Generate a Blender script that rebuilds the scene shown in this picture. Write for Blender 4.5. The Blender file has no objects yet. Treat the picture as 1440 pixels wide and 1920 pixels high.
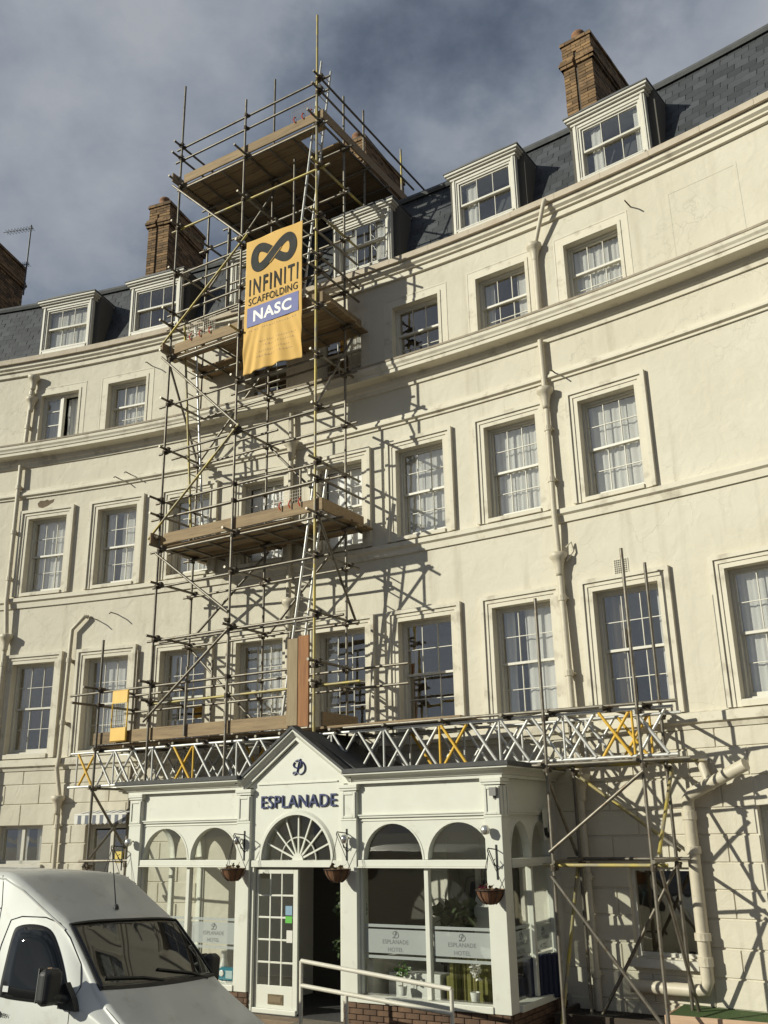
import bpy, math, random
from mathutils import Matrix, Vector
random.seed(7)
PI = math.pi
SC = bpy.context.scene
COL = SC.collection

# ------------------------------------------------------------------ camera
F_PX, TH, RO, CAMZ = 1790.25, 0.321002, -0.0190433, 2.75
cam_d = bpy.data.cameras.new("camera"); cam = bpy.data.objects.new("camera", cam_d); COL.objects.link(cam)
cam_d.sensor_fit = 'VERTICAL'; cam_d.sensor_height = 24.0; cam_d.lens = F_PX / 1920 * 24.0
cam_d.clip_start = 0.05; cam_d.clip_end = 3000
ct, st, c_, s_ = math.cos(TH), math.sin(TH), math.cos(RO), math.sin(RO)
right = Vector((c_, -st * s_, ct * s_)); up = Vector((-s_, -st * c_, ct * c_)); back = Vector((0, -ct, -st))
M = Matrix((right, up, back)).transposed().to_4x4(); M.translation = Vector((0, 0, CAMZ)); cam.matrix_world = M
SC.camera = cam

# ------------------------------------------------------------------ sky, sun, exposure
SUN_AZ, SUN_EL = math.radians(71.3), math.radians(22.8)      # azimuth the light travels towards, measured from +Y to +X
world = bpy.data.worlds.new("World"); SC.world = world; world.use_nodes = True
nt = world.node_tree; nt.nodes.clear()
def N(t, kind, **kw):
    n = t.nodes.new(kind)
    for k, v in kw.items(): setattr(n, k, v)
    return n
w_out = N(nt, 'ShaderNodeOutputWorld'); w_bg = N(nt, 'ShaderNodeBackground'); w_bg.inputs['Strength'].default_value = 0.10
sky = N(nt, 'ShaderNodeTexSky', sky_type='NISHITA'); sky.sun_disc = False
sky.sun_elevation = SUN_EL; sky.sun_rotation = PI + SUN_AZ
sky.air_density = 1.0; sky.dust_density = 0.6; sky.ozone_density = 2.0
tc = N(nt, 'ShaderNodeTexCoord')
mp = N(nt, 'ShaderNodeMapping'); mp.inputs['Scale'].default_value = (1.0, 1.0, 1.35); mp.inputs['Location'].default_value = (-1.57, 0.27, -0.78)
nt.links.new(tc.outputs['Generated'], mp.inputs['Vector'])
n1 = N(nt, 'ShaderNodeTexNoise'); n1.inputs['Scale'].default_value = 2.2; n1.inputs['Detail'].default_value = 9; n1.inputs['Roughness'].default_value = 0.55; n1.inputs['Distortion'].default_value = 0.0
n2 = N(nt, 'ShaderNodeTexNoise'); n2.inputs['Scale'].default_value = 0.9; n2.inputs['Detail'].default_value = 4; n2.inputs['Roughness'].default_value = 0.5
nt.links.new(mp.outputs[0], n1.inputs['Vector']); nt.links.new(mp.outputs[0], n2.inputs['Vector'])
cov = N(nt, 'ShaderNodeMapRange'); cov.inputs['From Min'].default_value = 0.30; cov.inputs['From Max'].default_value = 0.52
nt.links.new(n1.outputs['Fac'], cov.inputs['Value'])
n1c = N(nt, 'ShaderNodeMath', operation='MULTIPLY_ADD'); n1c.inputs[1].default_value = 1.35; n1c.inputs[2].default_value = -0.175; nt.links.new(n1.outputs['Fac'], n1c.inputs[0])
tone = N(nt, 'ShaderNodeMath', operation='ADD'); nt.links.new(n1c.outputs[0], tone.inputs[0]); nt.links.new(n2.outputs['Fac'], tone.inputs[1])
# clouds are brighter round the sun's side of the sky
dotn = N(nt, 'ShaderNodeVectorMath', operation='DOT_PRODUCT'); nt.links.new(tc.outputs['Generated'], dotn.inputs[0])
dotn.inputs[1].default_value = (-math.sin(SUN_AZ), -math.cos(SUN_AZ), 0.0)
dsc = N(nt, 'ShaderNodeMath', operation='MULTIPLY_ADD'); nt.links.new(dotn.outputs['Value'], dsc.inputs[0]); dsc.inputs[1].default_value = 0.06; nt.links.new(tone.outputs[0], dsc.inputs[2])
dhalf = N(nt, 'ShaderNodeMath', operation='MULTIPLY'); dhalf.inputs[1].default_value = 0.8; nt.links.new(dsc.outputs[0], dhalf.inputs[0])
n3 = N(nt, 'ShaderNodeTexNoise'); n3.inputs['Scale'].default_value = 6.5; n3.inputs['Detail'].default_value = 9; n3.inputs['Roughness'].default_value = 0.56; nt.links.new(mp.outputs[0], n3.inputs['Vector'])
puff = N(nt, 'ShaderNodeMath', operation='MULTIPLY_ADD'); puff.inputs[1].default_value = 0.46; nt.links.new(n3.outputs['Fac'], puff.inputs[0]); nt.links.new(dhalf.outputs[0], puff.inputs[2])
psub = N(nt, 'ShaderNodeMath', operation='SUBTRACT'); psub.inputs[1].default_value = 0.23; nt.links.new(puff.outputs[0], psub.inputs[0])
ramp = N(nt, 'ShaderNodeValToRGB'); nt.links.new(psub.outputs[0], ramp.inputs['Fac'])
e = ramp.color_ramp.elements
e[0].position = 0.58; e[0].color = (0.090, 0.115, 0.165, 1)
e[1].position = 1.0; e[1].color = (0.37, 0.395, 0.435, 1)
e2 = ramp.color_ramp.elements.new(0.78); e2.color = (0.205, 0.242, 0.305, 1)
gain = N(nt, 'ShaderNodeVectorMath', operation='SCALE'); gain.inputs['Scale'].default_value = 10.0
nt.links.new(ramp.outputs['Color'], gain.inputs[0])
mixs = N(nt, 'ShaderNodeMix', data_type='RGBA'); nt.links.new(cov.outputs[0], mixs.inputs['Factor'])
skd = N(nt, 'ShaderNodeVectorMath', operation='SCALE'); skd.inputs['Scale'].default_value = 0.35
nt.links.new(sky.outputs[0], skd.inputs[0])
nt.links.new(skd.outputs[0], mixs.inputs[6]); nt.links.new(gain.outputs[0], mixs.inputs[7])
nt.links.new(mixs.outputs[2], w_bg.inputs['Color']); nt.links.new(w_bg.outputs[0], w_out.inputs['Surface'])

sd = bpy.data.lights.new("sun", 'SUN'); sun = bpy.data.objects.new("sun", sd); COL.objects.link(sun)
sd.energy = 4.55; sd.angle = math.radians(0.53); sd.color = (1.0, 0.985, 0.84)
trav = Vector((math.sin(SUN_AZ) * math.cos(SUN_EL), math.cos(SUN_AZ) * math.cos(SUN_EL), -math.sin(SUN_EL)))
sun.rotation_euler = trav.to_track_quat('-Z', 'Y').to_euler(); sun.location = (-30, -15, 30)
SC.view_settings.view_transform = 'Standard'; SC.view_settings.look = 'None'; SC.view_settings.exposure = 0.0; SC.view_settings.gamma = 1.0
SC.view_settings.use_curve_mapping = False

# ------------------------------------------------------------------ frames of reference
WCX, WCY, WR = -19.0090968, -15.2476137, 37.3192523          # centre and radius of the crescent
def wp(s, z, off=0.0):
    a = s / WR; return Vector((WCX + (WR - off) * math.sin(a), WCY + (WR - off) * math.cos(a), z))
def wall_frame(s, z=0.0, off=0.0):                           # x along the wall, y into the wall, z up
    a = s / WR; m = Matrix.Rotation(-a, 4, 'Z'); m.translation = wp(s, z, off); return m
PA = math.radians(-31.5)
PD = Vector((math.cos(PA), math.sin(PA), 0)); PN = Vector((-math.sin(PA), math.cos(PA), 0))
PORCH = Matrix.Rotation(PA, 4, 'Z'); PORCH.translation = PD * (-12.92) + PN * 12.400554
I4 = Matrix.Identity(4)

# ------------------------------------------------------------------ mesh building
class MB:
    def __init__(self): self.v = []; self.f = []; self.mi = []
    def add(self, vs, fs, mi=0):
        b = len(self.v); self.v += [tuple(p) for p in vs]
        self.f += [tuple(b + i for i in q) for q in fs]; self.mi += [mi] * len(fs); return self
    def box(self, x0, x1, y0, y1, z0, z1, mi=0, m=None):
        vs = [(x0,y0,z0),(x1,y0,z0),(x1,y1,z0),(x0,y1,z0),(x0,y0,z1),(x1,y0,z1),(x1,y1,z1),(x0,y1,z1)]
        if m: vs = [m @ Vector(p) for p in vs]
        return self.add(vs, [(0,3,2,1),(4,5,6,7),(0,1,5,4),(1,2,6,5),(2,3,7,6),(3,0,4,7)], mi)
    def cbox(self, x0, x1, y0, y1, z0, z1, c=0.006, mi=0):   # box with chamfered vertical/horizontal edges
        pts = []
        for z, k in ((z0, c), (z0 + c, 0), (z1 - c, 0), (z1, c)):
            pts.append([(x0+c+k,y0+k,z),(x1-c-k,y0+k,z),(x1-k,y0+c+k,z),(x1-k,y1-c-k,z),(x1-c-k,y1-k,z),(x0+c+k,y1-k,z),(x0+k,y1-c-k,z),(x0+k,y0+c+k,z)])
        vs = [p for r in pts for p in r]; fs = []
        for r in range(3):
            for i in range(8): fs.append((r*8+i, r*8+(i+1)%8, r*8+8+(i+1)%8, r*8+8+i))
        fs.append(tuple(range(7,-1,-1))); fs.append(tuple(range(24,32)))
        return self.add(vs, fs, mi)
    def tube(self, p, q, r, n=8, mi=0, r2=None):
        p, q = Vector(p), Vector(q); d = (q - p).normalized()
        a = d.orthogonal().normalized(); b = d.cross(a); r2 = r if r2 is None else r2
        vs = []
        for o, rr in ((p, r), (q, r2)):
            for i in range(n):
                t = 2*PI*i/n; vs.append(o + a*(rr*math.cos(t)) + b*(rr*math.sin(t)))
        fs = [(i, (i+1)%n, n+(i+1)%n, n+i) for i in range(n)]
        fs.append(tuple(range(n-1,-1,-1))); fs.append(tuple(range(n, 2*n)))
        return self.add(vs, fs, mi)
    def path(self, pts, r, n=8, mi=0, closed=False):
        pts = [Vector(p) for p in pts]; k = len(pts); vs = []; a = None
        rad = r if isinstance(r, (list, tuple)) else [r]*k
        for j, p in enumerate(pts):
            if closed: t = pts[(j+1)%k] - pts[j-1]
            else: t = pts[min(j+1,k-1)] - pts[max(j-1,0)]
            t.normalize()
            a = t.orthogonal() if a is None else (a - t*a.dot(t))
            a.normalize(); b = t.cross(a)
            for i in range(n):
                g = 2*PI*i/n; vs.append(p + a*(rad[j]*math.cos(g)) + b*(rad[j]*math.sin(g)))
        fs = []
        for j in range(k if closed else k-1):
            o, o2 = j*n, ((j+1)%k)*n
            for i in range(n): fs.append((o+i, o+(i+1)%n, o2+(i+1)%n, o2+i))
        if not closed: fs.append(tuple(range(n-1,-1,-1))); fs.append(tuple(range((k-1)*n, k*n)))
        return self.add(vs, fs, mi)
    def prism(self, poly, y0, y1, mi=0, m=None):             # poly of (x,z), extruded along y
        n = len(poly); vs = [(x,y0,z) for x,z in poly] + [(x,y1,z) for x,z in poly]
        if m: vs = [m @ Vector(p) for p in vs]
        fs = [tuple(range(n)), tuple(range(2*n-1, n-1, -1))] + [(i, n+i, n+(i+1)%n, (i+1)%n) for i in range(n)]
        return self.add(vs, fs, mi)
    def lathe(self, prof, n=16, c=(0,0,0), mi=0, m=None):
        vs = []
        for r, z in prof:
            for i in range(n):
                t = 2*PI*i/n; p = Vector((c[0]+r*math.cos(t), c[1]+r*math.sin(t), c[2]+z)); vs.append(m @ p if m else p)
        fs = [(j*n+i, j*n+(i+1)%n, j*n+n+(i+1)%n, j*n+n+i) for j in range(len(prof)-1) for i in range(n)]
        fs.append(tuple(range(n-1,-1,-1))); fs.append(tuple(range((len(prof)-1)*n, len(prof)*n)))
        return self.add(vs, fs, mi)
    def arc(self, prof, s0, s1, ds=0.3, mi=0):               # profile (off, z) swept along the crescent
        k = max(1, int(math.ceil((s1-s0)/ds))); n = len(prof); vs = []
        for j in range(k+1):
            s = s0 + (s1-s0)*j/k
            vs += [wp(s, z, o) for o, z in prof]
        fs = [(j*n+i, j*n+(i+1)%n, j*n+n+(i+1)%n, j*n+n+i) for j in range(k) for i in range(n)]
        fs.append(tuple(range(n-1,-1,-1))); fs.append(tuple(range(k*n, k*n+n)))
        return self.add(vs, fs, mi)
    def mesh(self, name, smooth=False):
        me = bpy.data.meshes.new(name); me.from_pydata(self.v, [], self.f)
        me.polygons.foreach_set('material_index', self.mi)
        if smooth: me.polygons.foreach_set('use_smooth', [True]*len(self.f))
        me.update(); return me

def link(name, me, mats, parent=None, mw=None):
    o = bpy.data.objects.new(name, me)
    if me is not None and mats is not None and len(me.materials) == 0:
        for m in (mats if isinstance(mats, (list, tuple)) else [mats]): me.materials.append(m)
    COL.objects.link(o)
    if parent: o.parent = parent
    if mw is not None: o.matrix_local = mw
    return o
def fix_normals(me):
    import bmesh
    bm = bmesh.new(); bm.from_mesh(me); bmesh.ops.recalc_face_normals(bm, faces=bm.faces); bm.to_mesh(me); bm.free()
def obj(name, mb, mats, parent=None, mw=None, smooth=False, autosm=None, bevel=0):
    me = mb.mesh(name, smooth or autosm is not None); fix_normals(me)
    o = link(name, me, mats, parent, mw)
    if autosm is not None: sharp(me, autosm)
    if bevel:
        b = o.modifiers.new('bevel', 'BEVEL'); b.width = bevel; b.segments = 2; b.limit_method = 'ANGLE'; b.angle_limit = math.radians(40)
    return o
def sharp(me, ang):
    import bmesh
    bm = bmesh.new(); bm.from_mesh(me)
    for ed in bm.edges:
        if len(ed.link_faces) == 2 and ed.calc_face_angle(0) > math.radians(ang): ed.smooth = False
    bm.to_mesh(me); bm.free()
def empty(name, label, cat, mw=None, group=None):
    o = bpy.data.objects.new(name, None); COL.objects.link(o); o.empty_display_size = 0.3
    if mw is not None: o.matrix_world = mw
    return tag(o, label, cat, group)
def tag(o, label=None, cat=None, group=None, kind=None):
    if label: o['label'] = label
    if cat: o['category'] = cat
    if group: o['group'] = group
    if kind: o['kind'] = kind
    return o
def T(x, y, z, rz=0.0): return Matrix.Translation((x, y, z)) @ Matrix.Rotation(rz, 4, 'Z')
def text_mesh(s, size, extrude=0.004, offset=0.0, align='CENTER', space=1.0):
    cu = bpy.data.curves.new('lettering', 'FONT'); cu.body = s; cu.size = size; cu.extrude = extrude; cu.offset = offset
    cu.align_x = align; cu.space_character = space; cu.resolution_u = 4
    t = bpy.data.objects.new('tmp', cu); COL.objects.link(t)
    dg = bpy.context.evaluated_depsgraph_get(); me = bpy.data.meshes.new_from_object(t.evaluated_get(dg))
    bpy.data.objects.remove(t); return me
UP = Matrix.Rotation(PI/2, 4, 'X')                           # lays text (xy) upright, facing -y

# ------------------------------------------------------------------ materials
def mat(name, col, rough=0.6, metal=0.0, spec=0.5, coat=0.0):
    m = bpy.data.materials.new(name); m.use_nodes = True; b = m.node_tree.nodes['Principled BSDF']
    b.inputs['Base Color'].default_value = (*col, 1); b.inputs['Roughness'].default_value = rough
    b.inputs['Metallic'].default_value = metal; b.inputs['Specular IOR Level'].default_value = spec
    b.inputs['Coat Weight'].default_value = coat; b.inputs['Coat Roughness'].default_value = 0.05
    return m
def P(m): return m.node_tree.nodes['Principled BSDF']
def noise(t, scale, detail=4, rough=0.5, vec=None, dist=0.0):
    n = N(t, 'ShaderNodeTexNoise'); n.inputs['Scale'].default_value = scale; n.inputs['Detail'].default_value = detail
    n.inputs['Roughness'].default_value = rough; n.inputs['Distortion'].default_value = dist
    if vec is not None: t.links.new(vec, n.inputs['Vector'])
    return n
def ramp2(t, fac, p0, c0, p1, c1):
    r = N(t, 'ShaderNodeValToRGB'); t.links.new(fac, r.inputs['Fac'])
    a = r.color_ramp.elements; a[0].position, a[0].color, a[1].position, a[1].color = p0, (*c0, 1), p1, (*c1, 1); return r
def mixc(t, fac, a, b, mode='MIX'):
    n = N(t, 'ShaderNodeMix', data_type='RGBA', blend_type=mode)
    for key, val in ((0, fac), (6, a), (7, b)):
        if hasattr(val, 'links') or hasattr(val, 'is_linked'): t.links.new(val, n.inputs[key])
        elif isinstance(val, (int, float)): n.inputs[key].default_value = val
        else: n.inputs[key].default_value = (*val, 1)
    return n.outputs[2]
def objcoord(t, scale=(1,1,1)):
    a = N(t, 'ShaderNodeTexCoord'); mpn = N(t, 'ShaderNodeMapping'); mpn.inputs['Scale'].default_value = scale
    t.links.new(a.outputs['Object'], mpn.inputs['Vector']); return mpn.outputs[0]
def bump(t, m, height, strength=0.3, dist=0.02):
    b = N(t, 'ShaderNodeBump'); b.inputs['Strength'].default_value = strength; b.inputs['Distance'].default_value = dist
    t.links.new(height, b.inputs['Height']); t.links.new(b.outputs[0], P(m).inputs['Normal']); return b
def varied(name, c0, c1, scale=6, rough=0.7, bumps=0.2, bdist=0.01, stretch=(1,1,1), metal=0.0, perobj=0.0, dirt=None, spec=0.5, bscale=None):
    m = mat(name, c0, rough, metal, spec); t = m.node_tree; v = objcoord(t, stretch)
    n = noise(t, scale, 6, 0.6, v, 0.3); r = ramp2(t, n.outputs['Fac'], 0.3, c0, 0.7, c1); out = r.outputs['Color']
    if dirt:
        n3 = noise(t, dirt[1], 5, 0.65, v); f = N(t, 'ShaderNodeMapRange'); f.inputs['From Min'].default_value = dirt[2]; f.inputs['From Max'].default_value = dirt[3]
        t.links.new(n3.outputs['Fac'], f.inputs['Value']); out = mixc(t, f.outputs[0], out, dirt[0])
    if perobj:
        oi = N(t, 'ShaderNodeObjectInfo'); mr = N(t, 'ShaderNodeMapRange'); mr.inputs['To Min'].default_value = 1-perobj; mr.inputs['To Max'].default_value = 1+perobj
        t.links.new(oi.outputs['Random'], mr.inputs['Value']); sc = N(t, 'ShaderNodeVectorMath', operation='SCALE')
        t.links.new(out, sc.inputs[0]); t.links.new(mr.outputs[0], sc.inputs['Scale']); out = sc.outputs[0]
    t.links.new(out, P(m).inputs['Base Color'])
    if bumps:
        nb = noise(t, bscale or scale*3, 5, 0.6, v); bump(t, m, nb.outputs['Fac'], bumps, bdist)
    return m

def island_vary(m, lo, hi):
    t = m.node_tree; b = P(m); src = b.inputs['Base Color'].links[0].from_socket
    g_ = N(t, 'ShaderNodeNewGeometry'); mr = N(t, 'ShaderNodeMapRange'); mr.inputs['To Min'].default_value = lo; mr.inputs['To Max'].default_value = hi
    t.links.new(g_.outputs['Random Per Island'], mr.inputs['Value']); sc = N(t, 'ShaderNodeVectorMath', operation='SCALE'); t.links.new(src, sc.inputs[0]); t.links.new(mr.outputs[0], sc.inputs['Scale']); t.links.new(sc.outputs[0], b.inputs['Base Color'])
def stucco_mat(name, base, dark, cracks=True):
    m = mat(name, base, 0.75, 0, 0.35); t = m.node_tree; v = objcoord(t)
    big = noise(t, 0.55, 5, 0.6, v, 0.4); col = ramp2(t, big.outputs['Fac'], 0.32, dark, 0.68, base).outputs['Color']
    fine = noise(t, 5.0, 6, 0.65, v); fr = N(t, 'ShaderNodeMapRange'); fr.inputs['From Min'].default_value = 0.56; fr.inputs['From Max'].default_value = 0.8; fr.inputs['To Max'].default_value = 0.20
    t.links.new(fine.outputs['Fac'], fr.inputs['Value']); col = mixc(t, fr.outputs[0], col, (0.40, 0.35, 0.25))
    vs = objcoord(t, (2.2, 2.2, 0.16)); sk = noise(t, 1.6, 5, 0.6, vs); sr = N(t, 'ShaderNodeMapRange'); sr.inputs['From Min'].default_value = 0.55; sr.inputs['From Max'].default_value = 0.76; sr.inputs['To Max'].default_value = 0.42
    t.links.new(sk.outputs['Fac'], sr.inputs['Value']); col = mixc(t, sr.outputs[0], col, (0.37, 0.32, 0.235))
    h = None
    if cracks:
        wob = noise(t, 2.4, 4, 0.6, v); ad = N(t, 'ShaderNodeVectorMath', operation='MULTIPLY_ADD'); ad.inputs[1].default_value = (0.55, 0.55, 0.55)
        t.links.new(wob.outputs['Color'], ad.inputs[0]); t.links.new(v, ad.inputs[2])
        vo = N(t, 'ShaderNodeTexVoronoi', feature='DISTANCE_TO_EDGE'); vo.inputs['Scale'].default_value = 1.25; t.links.new(ad.outputs[0], vo.inputs['Vector'])
        cr = N(t, 'ShaderNodeMapRange'); cr.inputs['From Min'].default_value = 0.0; cr.inputs['From Max'].default_value = 0.011; cr.inputs['To Min'].default_value = 1; cr.inputs['To Max'].default_value = 0
        t.links.new(vo.outputs['Distance'], cr.inputs['Value'])
        mk = noise(t, 0.42, 3, 0.5, v); mk2 = N(t, 'ShaderNodeMapRange'); mk2.inputs['From Min'].default_value = 0.44; mk2.inputs['From Max'].default_value = 0.62
        t.links.new(mk.outputs['Fac'], mk2.inputs['Value']); mu = N(t, 'ShaderNodeMath', operation='MULTIPLY'); t.links.new(cr.outputs[0], mu.inputs[0]); t.links.new(mk2.outputs[0], mu.inputs[1])
        mu2 = N(t, 'ShaderNodeMath', operation='MULTIPLY'); t.links.new(mu.outputs[0], mu2.inputs[0]); mu2.inputs[1].default_value = 0.30
        col = mixc(t, mu2.outputs[0], col, (0.30, 0.27, 0.21)); h = mu.outputs[0]
    t.links.new(col, P(m).inputs['Base Color'])
    nb = noise(t, 3.2, 7, 0.58, v, 0.5); nb2 = N(t, 'ShaderNodeMath', operation='MULTIPLY_ADD'); nb2.inputs[1].default_value = -0.15
    if h is not None: t.links.new(h, nb2.inputs[0])
    else: nb2.inputs[0].default_value = 0
    t.links.new(nb.outputs['Fac'], nb2.inputs[2]); bump(t, m, nb2.outputs[0], 0.38, 0.05); return m

CREAM = stucco_mat('cream_stucco', (0.635, 0.59, 0.485), (0.575, 0.528, 0.422))
ASHLAR = stucco_mat('cream_rusticated_stucco', (0.62, 0.574, 0.467), (0.56, 0.512, 0.405), cracks=False)
TRIM = varied('cream_painted_moulding', (0.655, 0.605, 0.49), (0.615, 0.565, 0.45), 3, 0.7, 0.25, 0.012, dirt=((0.34, 0.29, 0.22), 3.0, 0.54, 0.78))
COPING = varied('weathered_stone_coping', (0.53, 0.46, 0.36), (0.45, 0.375, 0.285), 4, 0.85, 0.4, 0.015, dirt=((0.22, 0.19, 0.15), 6, 0.60, 0.76))
CORNICE_TOP = varied('mossy_cornice_top', (0.40, 0.34, 0.25), (0.26, 0.22, 0.17), 5, 0.9, 0.6, 0.02)
SASH = varied('white_sash_paint', (0.60, 0.575, 0.50), (0.54, 0.51, 0.43), 9, 0.45, 0.05, 0.004, dirt=((0.45, 0.40, 0.31), 7, 0.64, 0.82))
PIPE = varied('cream_painted_pipe', (0.58, 0.525, 0.41), (0.52, 0.46, 0.35), 8, 0.5, 0.1, 0.006, dirt=((0.30, 0.25, 0.18), 5, 0.60, 0.80))
SLATE = varied('roof_slate', (0.034, 0.038, 0.044), (0.058, 0.061, 0.065), 3, 0.55, 0.3, 0.006, perobj=0.38, dirt=((0.085, 0.083, 0.077), 4, 0.62, 0.8))
LEAD = varied('lead_flashing', (0.06, 0.063, 0.066), (0.10, 0.10, 0.098), 5, 0.6, 0.25, 0.01)
BRICK = varied('old_orange_brick', (0.33, 0.205, 0.095), (0.19, 0.115, 0.06), 5.5, 0.9, 0.5, 0.008, perobj=0.2, dirt=((0.08, 0.06, 0.045), 3.2, 0.55, 0.78))
island_vary(BRICK, .45, 1.25)
BRICKP = varied('brown_plinth_brick', (0.16, 0.092, 0.054), (0.10, 0.06, 0.038), 8, 0.9, 0.5, 0.006, perobj=0.25)
MORTAR = varied('lime_mortar', (0.13, 0.105, 0.078), (0.085, 0.068, 0.05), 8, 0.95, 0.4, 0.01)
TERRA = varied('terracotta_pot', (0.34, 0.17, 0.08), (0.18, 0.10, 0.06), 6, 0.85, 0.3, 0.01)
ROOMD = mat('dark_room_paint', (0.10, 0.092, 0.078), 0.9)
def curtain_mat(name, col, tr):
    m = bpy.data.materials.new(name); m.use_nodes = True; t = m.node_tree; b = P(m)
    b.inputs['Base Color'].default_value = (*col, 1); b.inputs['Roughness'].default_value = 0.9; b.inputs['Specular IOR Level'].default_value = 0.1
    tl = N(t, 'ShaderNodeBsdfTranslucent'); tl.inputs['Color'].default_value = (*col, 1); mx = N(t, 'ShaderNodeMixShader'); mx.inputs[0].default_value = tr
    o = t.nodes['Material Output']; t.links.new(b.outputs[0], mx.inputs[1]); t.links.new(tl.outputs[0], mx.inputs[2]); t.links.new(mx.outputs[0], o.inputs['Surface']); return m
NET = curtain_mat('white_net_curtain', (0.80, 0.80, 0.765), 0.12)
GLARE_SHEET = curtain_mat('white_glare_sheet', (0.92, 0.92, 0.90), 0.1)  # plain white colour standing in for bright sky glare on two windows
DRAPE = curtain_mat('beige_drape', (0.42, 0.36, 0.27), 0.15)
def glass_mat(name, tint=(0.93, 0.95, 0.94), ior=1.5, add=0.05, wav=0.25):
    m = bpy.data.materials.new(name); m.use_nodes = True; t = m.node_tree; t.nodes.remove(P(m)); o = t.nodes['Material Output']
    tr = N(t, 'ShaderNodeBsdfTransparent'); tr.inputs['Color'].default_value = (*tint, 1)
    gl = N(t, 'ShaderNodeBsdfGlossy'); gl.inputs['Roughness'].default_value = 0.015; gl.inputs['Color'].default_value = (1, .97, .90, 1)
    lw = N(t, 'ShaderNodeLayerWeight'); lw.inputs['Blend'].default_value = 0.5; pw = N(t, 'ShaderNodeMath', operation='POWER'); pw.inputs[1].default_value = 5.0; t.links.new(lw.outputs['Facing'], pw.inputs[0]); fr = N(t, 'ShaderNodeMath', operation='MULTIPLY'); fr.inputs[1].default_value = 0.9; t.links.new(pw.outputs[0], fr.inputs[0])
    ad = N(t, 'ShaderNodeMath', operation='ADD'); ad.inputs[1].default_value = add; ad.use_clamp = True; t.links.new(fr.outputs[0], ad.inputs[0])
    mx = N(t, 'ShaderNodeMixShader'); t.links.new(ad.outputs[0], mx.inputs[0]); t.links.new(tr.outputs[0], mx.inputs[1]); t.links.new(gl.outputs[0], mx.inputs[2])
    if wav:
        nn = noise(t, 2.5, 2, 0.5, objcoord(t)); b = N(t, 'ShaderNodeBump'); b.inputs['Strength'].default_value = wav; b.inputs['Distance'].default_value = 0.004
        t.links.new(nn.outputs['Fac'], b.inputs['Height']); t.links.new(b.outputs[0], gl.inputs['Normal'])
    t.links.new(mx.outputs[0], o.inputs['Surface']); return m
GLASS = glass_mat('old_window_glass', tint=(.99,.99,.985), add=0.19, wav=0.6)
GLASSC = glass_mat('clear_window_glass', tint=(1, 1, 1), add=0.02, wav=0.3)  # barely reflective, so the white sheet behind it reads as glare
PGLASS = glass_mat('porch_glass', tint=(.97,.98,.975), add=0.05, wav=0.08)
WHITE = varied('porch_white_paint', (0.635, 0.63, 0.55), (0.59, 0.585, 0.505), 3, 0.5, 0.06, 0.006, dirt=((0.40, 0.37, 0.30), 3.6, 0.60, 0.82))
FELT = varied('dark_roof_felt', (0.055, 0.055, 0.055), (0.085, 0.083, 0.08), 5, 0.8, 0.3, 0.01)
NAVY = mat('navy_sign_paint', (0.018, 0.028, 0.11), 0.4)
GREYL = mat('grey_etched_lettering', (0.12, 0.13, 0.125), 0.7)
def frost_mat():
    m = bpy.data.materials.new('frosted_vinyl'); m.use_nodes = True; t = m.node_tree; b = P(m)
    b.inputs['Base Color'].default_value = (0.42, 0.45, 0.43, 1); b.inputs['Roughness'].default_value = 0.8
    tr = N(t, 'ShaderNodeBsdfTransparent'); mx = N(t, 'ShaderNodeMixShader'); mx.inputs[0].default_value = 0.42
    t.links.new(b.outputs[0], mx.inputs[1]); t.links.new(tr.outputs[0], mx.inputs[2]); t.links.new(mx.outputs[0], t.nodes['Material Output'].inputs['Surface']); return m
FROST = frost_mat()
STEEL = varied('galvanised_tube', (0.215, 0.195, 0.16), (0.135, 0.118, 0.092), 7, 0.48, 0.15, 0.003, stretch=(1,1,1), metal=0.55, perobj=0.22, dirt=((0.10, 0.06, 0.03), 9, 0.54, 0.74))
YTUBE = varied('tube_with_worn_yellow_paint', (0.46, 0.36, 0.055), (0.28, 0.24, 0.15), 3.2, 0.5, 0.15, 0.003, metal=0.2, perobj=0.15, dirt=((0.22, 0.20, 0.17), 2.4, 0.50, 0.62))
COUP = varied('rusty_coupler_steel', (0.085, 0.07, 0.055), (0.15, 0.12, 0.085), 20, 0.7, 0.3, 0.004, metal=0.5, perobj=0.3)
ALU = varied('aluminium_beam', (0.62, 0.61, 0.57), (0.50, 0.49, 0.46), 9, 0.42, 0.1, 0.003, metal=0.35, perobj=0.1)
YEL = varied('yellow_beam_paint', (0.72, 0.43, 0.03), (0.60, 0.36, 0.04), 8, 0.5, 0.1, 0.003, dirt=((0.30, 0.24, 0.15), 9, 0.62, 0.78))
WOOD = varied('weathered_scaffold_board', (0.32, 0.23, 0.13), (0.20, 0.14, 0.08), 3.0, 0.85, 0.45, 0.006, stretch=(0.7, 9, 9), perobj=0.22, dirt=((0.11, 0.085, 0.06), 3, 0.58, 0.8))
WOODR = varied('reddish_plank', (.34,.16,.06), (0.22, 0.095, 0.04), 3, 0.8, 0.4, 0.006, stretch=(8, 8, 0.7))
REDP = mat('red_plastic', (0.55, 0.07, 0.03), 0.5)

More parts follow.
